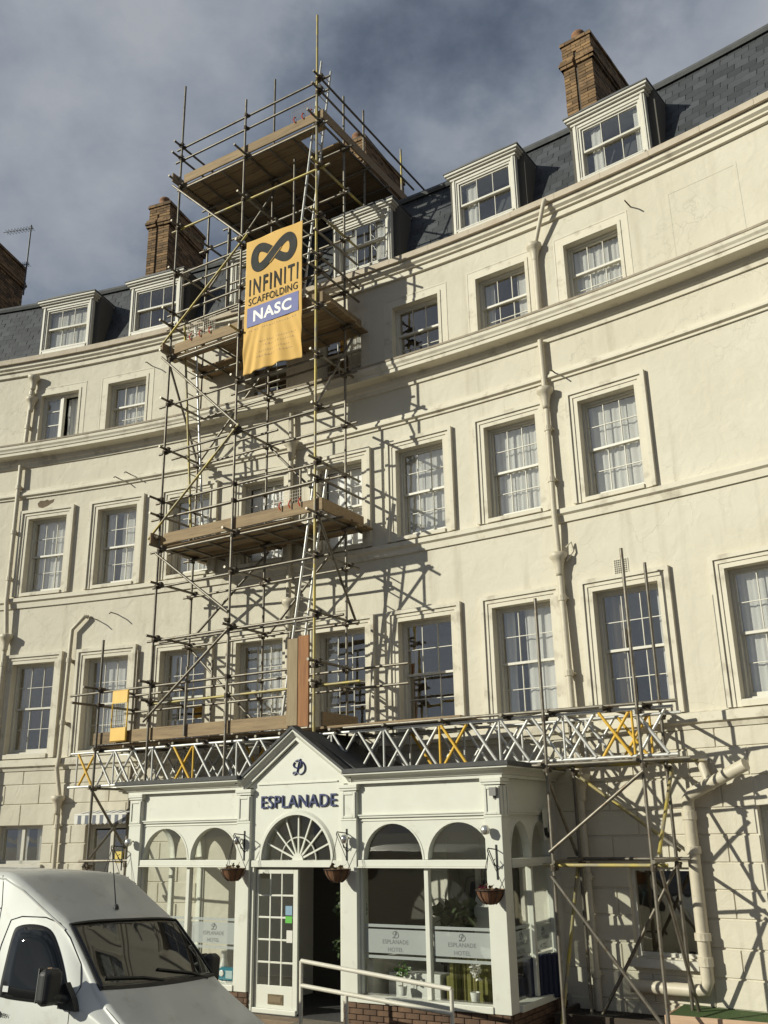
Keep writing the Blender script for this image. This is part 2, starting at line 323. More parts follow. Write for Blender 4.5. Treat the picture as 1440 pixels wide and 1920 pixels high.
# ================================================================== GROUND
g = MB().add([(-600,-600,0),(600,-600,0),(600,600,0),(-600,600,0)], [(0,1,2,3)])
ROAD = varied('asphalt', (0.055, 0.053, 0.05), (0.075, 0.072, 0.067), 4, 0.9, 0.5, 0.01, bscale=60)
tag(obj('road', g, ROAD), kind='structure')
PAVE = varied('brown_paving', (0.24, 0.175, 0.115), (0.17, 0.125, 0.085), 6, 0.9, 0.3, 0.008, perobj=0.12)
pv = MB().box(-9, 18, -3.4, 14, -0.2, 0.10)
pav = tag(obj('pavement', pv, MORTAR, None, PORCH), kind='structure')
slab = MB().cbox(0.004, 0.596, 0.004, 0.396, 0.085, 0.14, 0.006).mesh('paving_slab'); fix_normals(slab); slab.materials.append(PAVE)
for i in range(22):
    for j in range(9):
        link('paving_slab', slab, None, pav, T(-2.8 + 0.6*i + (0.3 if j % 2 else 0), -3.2 + 0.4*j, random.uniform(-.002, .002)))
kerbm = MB().cbox(0.004, 0.906, 0, 0.15, -0.1, 0.13, 0.015).mesh('kerb_stone'); fix_normals(kerbm); kerbm.materials.append(COPING)
for i in range(28): link('kerb_stone', kerbm, None, pav, T(-8 + 0.91*i, -3.56, 0))

# ================================================================== TERRACE BUILDING
bld = empty('terrace_building', 'long curved cream stucco terrace of four storeys with slate mansard roof and sash windows', 'building')
S0, S1 = 5.0, 33.0
OPEN = []                                                    # (s0, s1, z0, z1)
COLS = [11.70, 13.53, 15.38, 17.18, 18.98, 20.74, 22.60, 24.41, 26.50, 28.33]
R1 = [(c, 1.07, 4.36, 6.24) for c in [9.0] + COLS]
R2 = [(c, 1.01, 7.80, 9.51) for c in [9.0] + COLS[:8]]
R3 = [(c, 1.03, 11.36, 12.56) for c in [9.0] + [COLS[i] for i in (0, 1, 3, 4, 5, 6, 7)]]
GFW = [(11.76, 1.06, 2.22, 2.95), (13.83, 1.0, 0.25, 2.95), (24.52, 0.96, 1.02, 2.18), (26.50, 1.07, 1.15, 2.97)]
for c, w, z0, z1 in R1 + R2 + R3 + GFW: OPEN.append((c-w/2, c+w/2, z0, z1))
OPEN.append((18.4, 19.3, 0.2, 2.3)); OPEN.append((21.0, 22.0, 0.5, 2.2))
def wall_mesh():
    mb = MB(); ss = {S0, S1}; zs = {-0.3, 4.05, 13.45}
    for a, b, z0, z1 in OPEN: ss |= {a, b}; zs |= {z0, z1}
    x = S0
    while x < S1: ss.add(round(x, 3)); x += 0.5
    ss = sorted(ss); zs = sorted(zs); idx = {}
    def vid(s, z, o=0.0):
        k = (round(s,4), round(z,4), o)
        if k not in idx: idx[k] = len(mb.v); mb.v.append(tuple(wp(s, z, o)))
        return idx[k]
    for i in range(len(ss)-1):
        for j in range(len(zs)-1):
            sm, zm = (ss[i]+ss[i+1])/2, (zs[j]+zs[j+1])/2
            if any(a < sm < b and z0 < zm < z1 for a, b, z0, z1 in OPEN): continue
            mb.f.append((vid(ss[i],zs[j]), vid(ss[i+1],zs[j]), vid(ss[i+1],zs[j+1]), vid(ss[i],zs[j+1]))); mb.mi.append(0)
    D = -0.262
    for a, b, z0, z1 in OPEN:
        for p, q in (((a,z0),(a,z1)), ((b,z1),(b,z0)), ((a,z1),(b,z1)), ((b,z0),(a,z0))):
            mb.f.append((vid(*p), vid(*q), vid(*q, D), vid(*p, D))); mb.mi.append(0)
    return mb
wm = wall_mesh().mesh('wall'); wall = link('wall', wm, CREAM, bld)
# back of the house so that no daylight comes through
hb = MB(); hb.arc([(-0.3, -0.3), (-9, -0.3), (-9, 15.0), (-8.98, 15.0), (-8.98, -0.28), (-0.3, -0.28)], S0, S1, 1.0)
for e0 in (S0, S1-0.02): hb.arc([(0, -0.3), (-9, -0.3), (-9, 15.0), (0, 13.5)], e0, e0+0.02, 1)
obj('rear_walls', hb, CREAM, bld)

MOULD = {
 'parapet_cornice': [(-.30,13.36),(0,13.15),(.055,13.16),(.055,13.27),(.10,13.28),(.10,13.31),(.15,13.35),(.15,13.43),(-.30,13.43)],
 'main_cornice': [(0,10.78),(.035,10.78),(.045,10.85),(.075,10.885),(.085,10.97),(.325,10.985),(.325,11.05),(.345,11.06),(.352,11.10),(.38,11.14),(.38,11.235),(0,11.28)],
 'string_course': [(0,10.02),(.035,10.02),(.035,10.055),(.085,10.08),(.085,10.115),(.05,10.17),(.05,10.20),(0,10.23)],
 'second_floor_sill_band': [(0,7.47),(.035,7.47),(.045,7.58),(.09,7.61),(.09,7.69),(0,7.725)],
 'first_floor_sill_band': [(0,4.02),(.04,4.02),(.06,4.09),(.11,4.11),(.11,4.235),(0,4.265)],
}
for nm, pr in MOULD.items(): obj(nm, MB().arc(pr, S0, S1), TRIM, bld)
obj('cornice_flashing', MB().arc([(0,11.284),(.381,11.240),(.381,11.205),(.392,11.205),(.394,11.243),(0,11.296)], S0, S1), CORNICE_TOP, bld)
cop = MB().arc([(-.30,13.435),(.215,13.435),(.215,13.555),(.19,13.575),(-.30,13.60)], 0, 0.896, 0.3).mesh('coping_stone')
s = S0; k = 0
fix_normals(cop); cop.materials.append(COPING)
RC = Matrix.Translation((WCX, WCY, 0))
while s < S1 - 0.9:
    link('coping_stone', cop, None, bld, RC @ Matrix.Rotation(-s/WR, 4, 'Z') @ RC.inverted() @ Matrix.Translation((0,0,random.uniform(-.003,.003)))); s += 0.9
# rusticated ground floor
JZ = [0.10, 0.45, 0.815, 1.175, 1.535, 1.894, 2.24, 2.60, 2.947, 3.36, 3.745, 4.03]
def blocked(a, b, z0, z1):
    iv = [(a, b)]
    for oa, ob, oz0, oz1 in OPEN:
        if oz0 < z1-0.02 and oz1 > z0+0.02:
            nv = []
            for p, q in iv:
                if ob <= p or oa >= q: nv.append((p, q)); continue
                if oa > p: nv.append((p, oa))
                if ob < q: nv.append((ob, q))
            iv = nv
    return [(p, q) for p, q in iv if q-p > 0.09]
for rng in ((9.2, 15.2), (23.0, 29.2)):
    for j in range(len(JZ)-1):
        x = rng[0] + (0.42 if j % 2 else 0.0)
        while x < rng[1]:
            for p, q in blocked(x, x+0.84, JZ[j], JZ[j+1]):
                z0, z1 = JZ[j]+0.008, JZ[j+1]-0.008; bmb = MB(); c = 0.010; o = 0.020
                p2, q2 = p+0.004, q-0.004
                kk = 3; vs = []
                for i in range(kk+1):
                    sx = p2 + (q2-p2)*i/kk; ci = c if i in (0, kk) else 0
                    sx2 = sx + (c if i == 0 else -c if i == kk else 0)
                    vs += [wp(sx, z0, 0.001), wp(sx2, z0+c, o), wp(sx2, z1-c, o), wp(sx, z1, 0.001)]
                fs = [(4*i+a, 4*i+4+a, 4*i+5+a, 4*i+1+a) for i in range(kk) for a in range(3)] + [(0,1,2,3), (4*kk+3,4*kk+2,4*kk+1,4*kk)]
                bmb.add(vs, fs); obj('ashlar_block', bmb, ASHLAR, wall)
            x += 0.84

# ------------------------------------------------------------------ sash windows
PANES = {}
def pane_mesh(w, h, mat_=GLASS):
    k = (round(w,3), round(h,3), mat_.name)
    if k not in PANES:
        me = MB().box(-w/2, w/2, -0.002, 0.002, -h/2, h/2).mesh('pane'); fix_normals(me); me.materials.append(mat_); PANES[k] = me
    return PANES[k]
def pleat(w, h, depth=0.045, waves=7, seed=0, gather=0.0):
    rnd = random.Random(seed); mb = MB(); nx, nz = waves*6, 8; vs = []
    ph = [rnd.uniform(0, 6.28) for _ in range(4)]
    for j in range(nz+1):
        zt = j/nz
        for i in range(nx+1):
            t = i/nx; x = (t-0.5)*w*(1 - gather*math.sin(PI*min(1, zt*1.6))*0.5)
            y = depth*(math.sin(t*waves*2*PI + ph[0] + 0.5*math.sin(3*zt+ph[1])) + 0.4*math.sin(t*waves*3.3*PI + ph[2] + zt))
            vs.append((x, y*(0.6+0.4*(1-zt)), h*zt))
    fs = [(j*(nx+1)+i, j*(nx+1)+i+1, (j+1)*(nx+1)+i+1, (j+1)*(nx+1)+i) for j in range(nz) for i in range(nx)]
    mb.add(vs, fs); return mb
def sash(parent, mw, w, z0, z1, cols, up_rows, lo_rows, meet=0.5, y0=0.155, seed=0, bar=0.012, glass=GLASS):
    """box frame, two sliding sashes and their panes, in the window's own frame (x along, y inwards, z up)"""
    rnd = random.Random(seed*13+5); fr = MB(); t = 0.040
    fr.box(-w/2, -w/2+t, y0-.03, y0+.10, z0, z1); fr.box(w/2-t, w/2, y0-.03, y0+.10, z0, z1)
    fr.box(-w/2+t, w/2-t, y0-.03, y0+.10, z1-t, z1); fr.box(-w/2+t, w/2-t, y0-.03, y0+.10, z0, z0+.05)
    fr.prism([(-w/2-.02, z0-.02), (w/2+.02, z0-.02), (w/2+.02, z0+.012), (-w/2-.02, z0+.012)], -.03, y0-.03)
    obj('sash_box', fr, SASH, parent, mw)
    zi0, zi1 = z0+.05, z1-t; zm = zi0 + (zi1-zi0)*meet; xw = w/2 - t
    for nm, a, b, yy, rows in (('upper_sash', zm-.02, zi1, y0, up_rows), ('lower_sash', zi0, zm+.02, y0+.045, lo_rows)):
        f = MB(); st_ = 0.034
        f.box(-xw, -xw+st_, yy, yy+.04, a, b); f.box(xw-st_, xw, yy, yy+.04, a, b)
        f.box(-xw+st_, xw-st_, yy, yy+.04, b-st_, b); f.box(-xw+st_, xw-st_, yy, yy+.04, a, a+(.04 if nm[0] == 'u' else .065))
        gx0, gx1, gz0, gz1 = -xw+st_, xw-st_, a+(.04 if nm[0] == 'u' else .065), b-st_
        for i in range(1, cols):
            x = gx0+(gx1-gx0)*i/cols; f.box(x-bar/2, x+bar/2, yy+.004, yy+.034, gz0, gz1)
        hs = [gz0+(gz1-gz0)*j/rows for j in range(rows+1)] if not isinstance(rows, list) else [gz0+(gz1-gz0)*q for q in rows]
        for zz in hs[1:-1]: f.box(gx0, gx1, yy+.006, yy+.032, zz-bar/2, zz+bar/2)
        obj(nm, f, SASH, parent, mw)
        for i in range(cols):
            for j in range(len(hs)-1):
                xa, xb = gx0+(gx1-gx0)*i/cols, gx0+(gx1-gx0)*(i+1)/cols
                me = pane_mesh(xb-xa-.004, hs[j+1]-hs[j]-.004, glass)
                link('pane', me, None, parent, mw @ Matrix.Translation(((xa+xb)/2, yy+.019, (hs[j]+hs[j+1])/2)) @ Matrix.Rotation(rnd.uniform(-.012,.012), 4, 'Z') @ Matrix.Rotation(rnd.uniform(-.012,.012), 4, 'X'))
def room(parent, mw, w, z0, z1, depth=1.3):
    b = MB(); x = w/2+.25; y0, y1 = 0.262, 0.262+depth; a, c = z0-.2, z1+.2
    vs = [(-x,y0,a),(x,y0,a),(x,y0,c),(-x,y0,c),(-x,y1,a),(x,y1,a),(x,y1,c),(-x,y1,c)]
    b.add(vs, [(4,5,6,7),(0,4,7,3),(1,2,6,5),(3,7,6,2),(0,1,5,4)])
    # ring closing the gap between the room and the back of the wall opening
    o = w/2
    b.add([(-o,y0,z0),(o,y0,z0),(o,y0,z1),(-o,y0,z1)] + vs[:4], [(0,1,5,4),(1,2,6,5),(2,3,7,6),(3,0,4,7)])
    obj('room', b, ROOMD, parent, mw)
def curtains(parent, mw, spec, w, z0, z1, seed):
    h = z1-z0
    for q in spec:
        kind, xa, xb = q[:3]; m_ = {'n': NET, 'b': GLARE_SHEET, 'd': DRAPE}[kind]; y = 0.285 if kind != 'd' else 0.36
        ww = (xb-xa)*w; top = q[3] if len(q) > 3 else 1.0
        if kind == 'b': mb = MB().box(-ww/2, ww/2, -.004, .004, 0, h*top)
        else: mb = pleat(ww, h*top, (.006+.012*((seed*37)%10)/10) if kind == 'n' else .03, max(2, int(ww*(6+(seed*53)%6))), seed, 0.25 if ww < 0.6*w else 0.0)
        obj('curtain_or_glare_sheet', mb, m_, parent, mw @ Matrix.Translation((-w/2+(xa+xb)/2*w, y, z0)), smooth=kind != 'b'); seed += 1
C1 = [[], [('d',0,.2)], [('n',.1,.9)], [('n',0,.25),('d',.78,1)], [('n',.05,.98)], [('n',0,.25)], [('d',0,.12)], [('n',.4,1),('n',0,.2)], [('d',.02,.28),('n',.9,1)], [('n',0,1)], []]
C2 = [[], [('n',0,1)], [('n',.45,1),('n',0,.25)], [('n',0,1)], [('b',0,1)], [('b',0,1)], [('n',0,1)], [('n',0,1)], [('n',0,1)]]  # 'b': flat white sheet in place of glare reflected in the panes
C3 = [[], [('n',0,.3),('n',.55,1)], [('n',0,1)], [('d',0,.3)], [('n',.5,1)], [], [('n',.72,1),('n',0,.2)], [('n',0,1)]]
for row, lst, cur in ((1, R1, C1), (2, R2, C2), (3, R3, C3)):
    for i, (c, w, z0, z1) in enumerate(lst):
        a = MB(); hw = w/2
        if row < 3:
            # moulded architrave: outer bead, hollow and inner fascia, standing on the sill band
            zb = {1: 4.27, 2: 7.73}[row]
            for x0, x1, th in ((.135, .20, .085), (.075, .135, .055), (0.0, .075, .038)):
                a.box(-hw-x1, -hw-x0, -th, .0, zb, z1+x1); a.box(hw+x0, hw+x1, -th, .0, zb, z1+x1); a.box(-hw-x0, hw+x0, -th, .0, z1+x0, z1+x1)
            a.box(-hw, hw, -.07, .13, zb, z0-.003)
        else:
            for x0, x1, th in ((.17, .195, .014), (.06, .17, .008), (0.0, .06, .022)):
                a.box(-hw-x1, -hw-x0, -th, .0, 11.29, z1+x1); a.box(hw+x0, hw+x1, -th, .0, 11.29, z1+x1); a.box(-hw-x0, hw+x0, -th, .0, z1+x0, z1+x1)
            a.box(-hw, hw, -.05, .13, 11.29, z0-.003)
        win = obj('window', a, TRIM, bld, wall_frame(c))
        seed = row*100+i
        if row == 3 and i == 1:
            # casement standing open
            f = MB(); t = .055
            f.box(-hw,-hw+t,.10,.2,z0,z1); f.box(hw-t,hw,.10,.2,z0,z1); f.box(-hw+t,hw-t,.10,.2,z1-t,z1); f.box(-hw+t,hw-t,.10,.2,z0,z0+t); f.box(-.03,.03,.10,.2,z0+t,z1-t)
            obj('casement_frame', f, SASH, win)
            lw = hw-t-.03; lh = z1-z0-2*t
            for side, ang in ((-1, 0.0), (1, math.radians(-62))):
                m_ = Matrix.Translation((side*(hw-t) if side > 0 else -hw+t, .11, z0+t)) @ Matrix.Rotation(ang, 4, 'Z')
                sx = -1 if side > 0 else 1; l = MB(); b_ = .035
                for q in ((0,b_,0,lh),(lw-b_,lw,0,lh),(b_,lw-b_,0,b_),(b_,lw-b_,lh-b_,lh),(b_,lw-b_,lh*.36,lh*.36+.02),(b_,lw-b_,lh*.68,lh*.68+.02)):
                    l.box(min(sx*q[0],sx*q[1]), max(sx*q[0],sx*q[1]), 0, .035, q[2], q[3])
                obj('casement', l, SASH, win, m_)
                for a0, a1 in ((b_, lh*.36), (lh*.36+.02, lh*.68), (lh*.68+.02, lh-b_)):
                    link('pane', pane_mesh(lw-2*b_, a1-a0), None, win, m_ @ Matrix.Translation((sx*lw/2, .018, (a0+a1)/2)))
        elif row == 3: sash(win, I4, w, z0, z1, 3, 1, [0, .42, 1], .52, seed=seed)
        else: sash(win, I4, w, z0, z1, 3, 2, 2, .5, seed=seed, glass=GLASSC if row == 2 and i in (4, 5) else GLASS)
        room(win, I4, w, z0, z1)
        curtains(win, I4, cur[i] if i < len(cur) else [], w-.12, z0+.06, z1-.05, seed)
# ground floor openings
gw = GFW
c, w, z0, z1 = gw[0]; f = MB()
for x0, x1, za, zb in ((-.53,-.47,z0,z1),(.47,.53,z0,z1),(-.035,.035,z0,z1),(-.47,.47,z1-.06,z1),(-.47,.47,z0,z0+.07)): f.box(x0, x1, .1, .17, za, zb)
f.box(-.6, .6, -.08, .1, z0-.06, z0)
w0 = obj('window', f, SASH, bld, wall_frame(c))
for x in (-.25, .25): link('pane', pane_mesh(.42, z1-z0-.13), None, w0, Matrix.Translation((x, .13, (z0+z1)/2)))
room(w0, I4, w, z0, z1); curtains(w0, I4, [('n',.2,.5),('n',.7,1)], w-.1, z0, z1, 3)
c, w, z0, z1 = gw[1]; f = MB()
for x0, x1, za, zb in ((-.5,-.42,z0,z1),(.42,.5,z0,z1),(-.42,.42,z1-.08,z1),(-.02,.05,z0,z1-.08),(.05,.42,z0,z0+2.0),(-.42,-.02,z0,z0+1.8)): f.box(x0, x1, .14, .2, za, zb)
w1 = obj('side_door', f, SASH, bld, wall_frame(c)); link('pane', pane_mesh(.38, .78), None, w1, Matrix.Translation((-.22, .17, 2.45))); link('pane', pane_mesh(.34, .55), None, w1, Matrix.Translation((.235, .17, 2.57)))
room(w1, I4, w, z0, z1)
obj('door_notice', MB().box(.12, .30, .125, .139, 2.24, 2.44), mat('yellow_notice', (.68,.52,.12), .6), w1)
c, w, z0, z1 = gw[2]; f = MB()
for x0, x1, za, zb in ((-.48,-.43,z0,z1),(.43,.48,z0,z1),(-.43,.43,z1-.05,z1),(-.43,.43,z0,z0+.05)): f.box(x0, x1, .06, .12, za, zb)
f.box(-.56, .56, -.12, .06, z0-.13, z0-.02)
w2 = obj('window', f, SASH, bld, wall_frame(c)); link('pane', pane_mesh(.86, z1-z0-.1), None, w2, Matrix.Translation((0, .09, (z0+z1)/2))); room(w2, I4, w, z0, z1, .6)
c, w, z0, z1 = gw[3]
w3 = obj('window', MB().box(-.6, .6, -.08, .13, z0-.1, z0-.003), TRIM, bld, wall_frame(c)); sash(w3, I4, w, z0, z1, 2, 2, 2, .5, seed=77); room(w3, I4, w, z0, z1); curtains(w3, I4, [('n',0,.5)], w-.1, z0, z1, 9)

# ------------------------------------------------------------------ mansard roof
RB, RT = (-.30, 13.46), (-.98, 15.72)
roof = obj('roof', MB().arc([RB, RT, (-9.0, 15.74), (-9.0, 15.5), (-1.2, 15.5), (-.52, 13.46)], S0, S1, .5), LEAD, bld)
obj('ridge_roll', MB().arc([(-.90,15.66),(-.87,15.72),(-.90,15.79),(-.98,15.81),(-1.06,15.78),(-1.1,15.74),(-.98,15.70)], S0, S1, .5), LEAD, roof)
DORM = [11.62, 14.10, 16.82, 19.50, 22.34, 24.95]
slope_len = math.hypot(RT[0]-RB[0], RT[1]-RB[1]); ex = 0.158; SL_W = 0.25
slm = MB().box(-SL_W/2+.003, SL_W/2-.003, -.014, -.003, 0, ex+.035).mesh('slate'); fix_normals(slm); slm.materials.append(SLATE)
tilt = math.atan2(-(RT[0]-RB[0]), RT[1]-RB[1])
ind = []; rest = MB()
for j in range(int(slope_len/ex)+1):
    t0 = j*ex/slope_len
    if t0 > 0.98: break
    o = RB[0]+(RT[0]-RB[0])*t0; z = RB[1]+(RT[1]-RB[1])*t0
    sx = S0 + (SL_W/2 if j % 2 else 0)
    while sx < S1-.2:
        sj = sx + random.uniform(-.006, .006)
        hidden = any(abs(sx-dc) < .60 for dc in DORM) and z < 14.75
        if not hidden:
            m = wall_frame(sj, z, o) @ Matrix.Rotation(-tilt - random.uniform(.004, .02), 4, 'X')
            ind.append((sx, m))
        sx += SL_W
near = sorted([q for q in ind if 9.0 < q[0] < 28.2], key=lambda q: -q[0])[:295]
ids = {id(q) for q in near}
for q in near: link('slate', slm, None, roof, q[1])
for q in ind:
    if id(q) not in ids:
        rest.box(-SL_W/2+.003, SL_W/2-.003, -.014, -.003, 0, ex+.035, 0, q[1])
SLATE2 = varied('roof_slate_field', (0.034, 0.038, 0.044), (0.058, 0.061, 0.065), 3, 0.55, 0.3, 0.006, dirt=((0.085, 0.083, 0.077), 4, 0.62, 0.8))
island_vary(SLATE2, .72, 1.28); tag(obj('slate_field', rest, SLATE2, roof), kind='stuff')
CD = [[('n',0,1)], [('d',0,.2)], [('n',0,.4)], [('n',0,.28),('n',.72,1)], [('n',.06,.3)], [('n',.10,.30),('n',.88,1)]]
for i, dc in enumerate(DORM):
    m = wall_frame(dc, 0, -0.06); d_ = MB(); hw = .70; zt = 14.98
    d_.box(-hw, -hw+.10, 0, .10, 13.45, zt); d_.box(hw-.10, hw, 0, .10, 13.45, zt); d_.box(-hw+.10, hw-.10, 0, .10, zt-.06, zt)
    d_.box(-hw+.10, hw-.10, -.03, .10, 13.45, 13.80)
    d_.box(-hw+.03, -hw+.07, -.02, -.001, 13.5, zt); d_.box(hw-.07, hw-.03, -.02, -.001, 13.5, zt)
    dm = obj('dormer', d_, SASH, bld, m, bevel=.006)
    ck = MB()
    for sx in (-1, 1):
        y1 = .10; ck.add([(sx*hw, y1, 13.45), (sx*hw, .26, 13.45), (sx*hw, .78, zt+.06), (sx*hw, y1, zt+.06), (sx*(hw-.03), y1, 13.45), (sx*(hw-.03), .26, 13.45), (sx*(hw-.03), .78, zt+.06), (sx*(hw-.03), y1, zt+.06)],
               [(0,1,2,3),(7,6,5,4),(0,3,7,4),(1,0,4,5),(2,1,5,6),(3,2,6,7)])
    obj('dormer_cheek', ck, LEAD, dm)
    cap = MB()
    pr = [(0,zt),(-.03,zt+.0),(-.03,zt+.05),(-.09,zt+.10),(-.11,zt+.10),(-.11,zt+.155)]
    for (ya, za), (yb, zb) in (((-.03, zt+.002), (0, zt+.06)), ((-.075, zt+.06), (0, zt+.10)), ((-.11, zt+.10), (0, zt+.15))):
        ov = -ya + .0; cap.box(-hw-ov, hw+ov, ya, .80, za, zb-.001)
    obj('dormer_cornice', cap, SASH, dm, bevel=.008)
    lid = MB().box(-hw-.125, hw+.125, -.125, .95, zt+.151, zt+.175); lid.prism([(-hw-.1, zt+.176), (hw+.1, zt+.176), (hw*.6, zt+.23), (-hw*.6, zt+.23)], -.08, 1.0)
    obj('dormer_lead_roof', lid, LEAD, dm)
    sash(dm, I4, 2*hw-.20, 13.80, zt-.06, 3, 1, 1, .52, y0=.05, seed=300+i)
    room(dm, Matrix.Translation((0, -.10, 0)), 2*hw-.25, 13.82, zt-.08, .5)
    curtains(dm, Matrix.Translation((0, -.12, 0)), CD[i], 2*hw-.34, 13.86, zt-.12, 400+i)

# ------------------------------------------------------------------ chimney stacks
def chimney(sa, sb, o0, o1, z0, zt, pots):
    c = (sa+sb)/2; m = wall_frame(c, 0, o0); w = sb-sa; dep = o0-o1; core = MB()
    core.box(-w/2+.012, w/2-.012, .035, dep-.012, z0, zt-.05)
    ch = obj('chimney', core, MORTAR, bld, m)
    bw = MB(); h = .075; nrow = int((zt-z0)/h)
    for r in range(nrow):
        z = z0+r*h; top = nrow-r; grow = 0.0
        if 7 <= top <= 9: grow = .045
        if top in (8,): grow = .07
        if top <= 1: grow = .03
        for face in range(4):
            L = (w if face % 2 == 0 else dep)+2*grow
            runs = [(0, .44*L-.028), (.44*L+.028, L)] if face == 0 and top > 4 else [(0, L)]      # open joint between the two front flues
            cells = []
            for r0, r1 in runs:
                n = max(1, round((r1-r0)/.225)); bl = (r1-r0)/n; offs = bl/2 if r % 2 else 0
                for q in range(-1, n+1):
                    a0, a1 = max(r0, r0+q*bl+offs), min(r1, r0+(q+1)*bl+offs)
                    if a1-a0 > .03: cells.append((a0, a1))
            for a0, a1 in cells:
                jit = random.uniform(-.004, .006)
                A, B_ = a0-L/2+.005, a1-L/2-.005
                if face == 0: bw.box(A, B_, -grow-jit, .04, z+.006, z+h-.006)
                elif face == 2: bw.box(A, B_, dep-.04, dep+grow+jit, z+.006, z+h-.006)
                elif face == 1: bw.box(w/2-.04, w/2+grow+jit, A+dep/2, B_+dep/2, z+.006, z+h-.006)
                else: bw.box(-w/2-grow-jit, -w/2+.04, A+dep/2, B_+dep/2, z+.006, z+h-.006)
    tag(obj('brickwork', bw, BRICK, ch), kind='stuff')
    obj('cap', MB().box(-w/2-.02, w/2+.02, -.02, dep+.02, zt-.05, zt+.02), MORTAR, ch)
    for q in range(pots):
        y = .2 + (dep-.4)*q/max(1, pots-1); r = .145
        obj('chimney_pot', MB().lathe([(r, 0), (r*1.05, .03), (r*.92, .06), (r*.88, .17), (r*1.02, .19), (r*1.02, .23), (r*.85, .27), (r*.45, .31), (.01, .32)], 14, (0, y, zt+.01)), TERRA, ch, smooth=True)
    return ch
chimney(12.86, 13.48, -1.3, -3.0, 15.2, 18.28, 5)
chimney(23.66, 24.30, -1.3, -3.6, 15.2, 18.20, 1)
chimney(18.17, 18.80, -1.5, -3.5, 15.2, 18.45, 6)
chimney(7.55, 8.30, -1.3, -2.75, 15.2, 18.28, 5)

# ------------------------------------------------------------------ drainpipes
def hopper(parent, s, z, off=.1, sc=1.0):
    b = MB().lathe([(.05*sc,-.30*sc),(.062*sc,-.26*sc),(.062*sc,-.2*sc),(.08*sc,-.12*sc),(.10*sc,-.05*sc),(.135*sc,-.02*sc),(.14*sc,.05*sc),(.12*sc,.06*sc),(.12*sc,.02*sc)], 14)
    obj('hopper_head', b, PIPE, parent, wall_frame(s, z, off), smooth=True)
def pipe(name, pts, r=.048, hops=(), collars=True):
    P_ = [wp(s, z, o) for s, z, o in pts]; p = obj(name, MB().path(P_, r, 12), PIPE, bld, autosm=50)
    if collars:
        for (s, z, o), (s2, z2, o2) in zip(pts[:-1], pts[1:]):
            if abs(z2-z) > 1.3 and abs(s2-s) < .15:
                n = int(abs(z2-z)/1.6)+1
                for q in range(n):
                    t = (q+.5)/n; zz = z+(z2-z)*t; ss = s+(s2-s)*t; oo = o+(o2-o)*t
                    cm = MB().lathe([(r*1.05,-.05),(r*1.28,-.045),(r*1.28,.045),(r*1.05,.05)], 12); cm.box(-.075, .075, 0, oo+.01, -.012, .012)
                    obj('pipe_collar', cm, PIPE, p, wall_frame(ss, zz, oo))
    for h in hops: hopper(p, *h)
    return p
pipe('drainpipe', [(23.72,13.48,.24),(23.70,13.40,.26),(23.42,12.75,.13)], .04, collars=False)
pipe('drainpipe', [(23.37,12.62,.1),(23.37,11.34,.1)], .055, [(23.37,12.70,.1)])
pipe('drainpipe', [(23.35,10.82,.1),(23.37,9.6,.1),(23.37,7.75,.13),(23.38,7.4,.13),(23.38,6.95,.1)], .05, [(23.37,9.82,.12,1.05)])
pipe('drainpipe', [(23.38,6.8,.1),(23.42,4.4,.14),(23.43,3.98,.14),(23.46,.12,.1)], .055, [(23.38,6.88,.12,1.05),(23.45,3.42,.12,1.1)])
pipe('overflow_pipe', [(23.52,7.02,.10),(23.60,7.10,.06),(23.62,6.95,.05),(23.50,6.80,.08)], .016, collars=False)
pipe('drainpipe', [(10.98,13.05,.1),(10.94,11.34,.1)], .05, [(10.99,12.45,.1),(11.0,13.0,.12)])
pipe('drainpipe', [(10.88,10.82,.1),(10.92,7.6,.13),(10.98,6.9,.1),(11.0,4.3,.14),(11.02,.1,.1)], .05, [(11.0,6.83,.12)])
pipe('drainpipe', [(13.0,7.12,.04),(12.96,7.13,.1),(12.66,6.86,.1),(12.65,4.3,.15),(12.62,4.02,.15),(12.70,3.5,.1),(12.72,.1,.1)], .045, [(12.69,3.45,.12)])
pipe('drainpipe', [(17.88,10.82,.1),(17.9,10.2,.1),(17.90,7.75,.13),(17.9,7.4,.13),(17.91,4.3,.15),(17.91,3.7,.15)], .05, [(17.92,10.12,.12,1.1),(17.92,6.87,.12,1.1)])
# big soil pipe by the planter
pipe('soil_pipe', [(24.0,.66,.16),(24.9,.66,.16),(25.03,.68,.16),(25.08,.78,.16),(25.08,2.95,.16),(25.09,3.06,.18),(25.16,3.14,.20),(25.96,3.46,.34),(26.02,3.485,.35)], .085)
pipe('soil_vent_pipe', [(25.33,3.55,.06),(25.33,3.56,.14),(25.36,3.48,.17),(25.42,3.28,.20)], .06, collars=False)
obj('pipe_coupling', MB().lathe([(.088,-.06),(.1,-.055),(.1,.055),(.088,.06)], 14), PIPE, bld, wall_frame(25.08, 2.86, .16), smooth=False)
obj('pipe_coupling', MB().lathe([(.088,-.06),(.1,-.055),(.1,.055),(.088,.06)], 14), PIPE, bld, wall_frame(25.08, 1.02, .16), smooth=False)
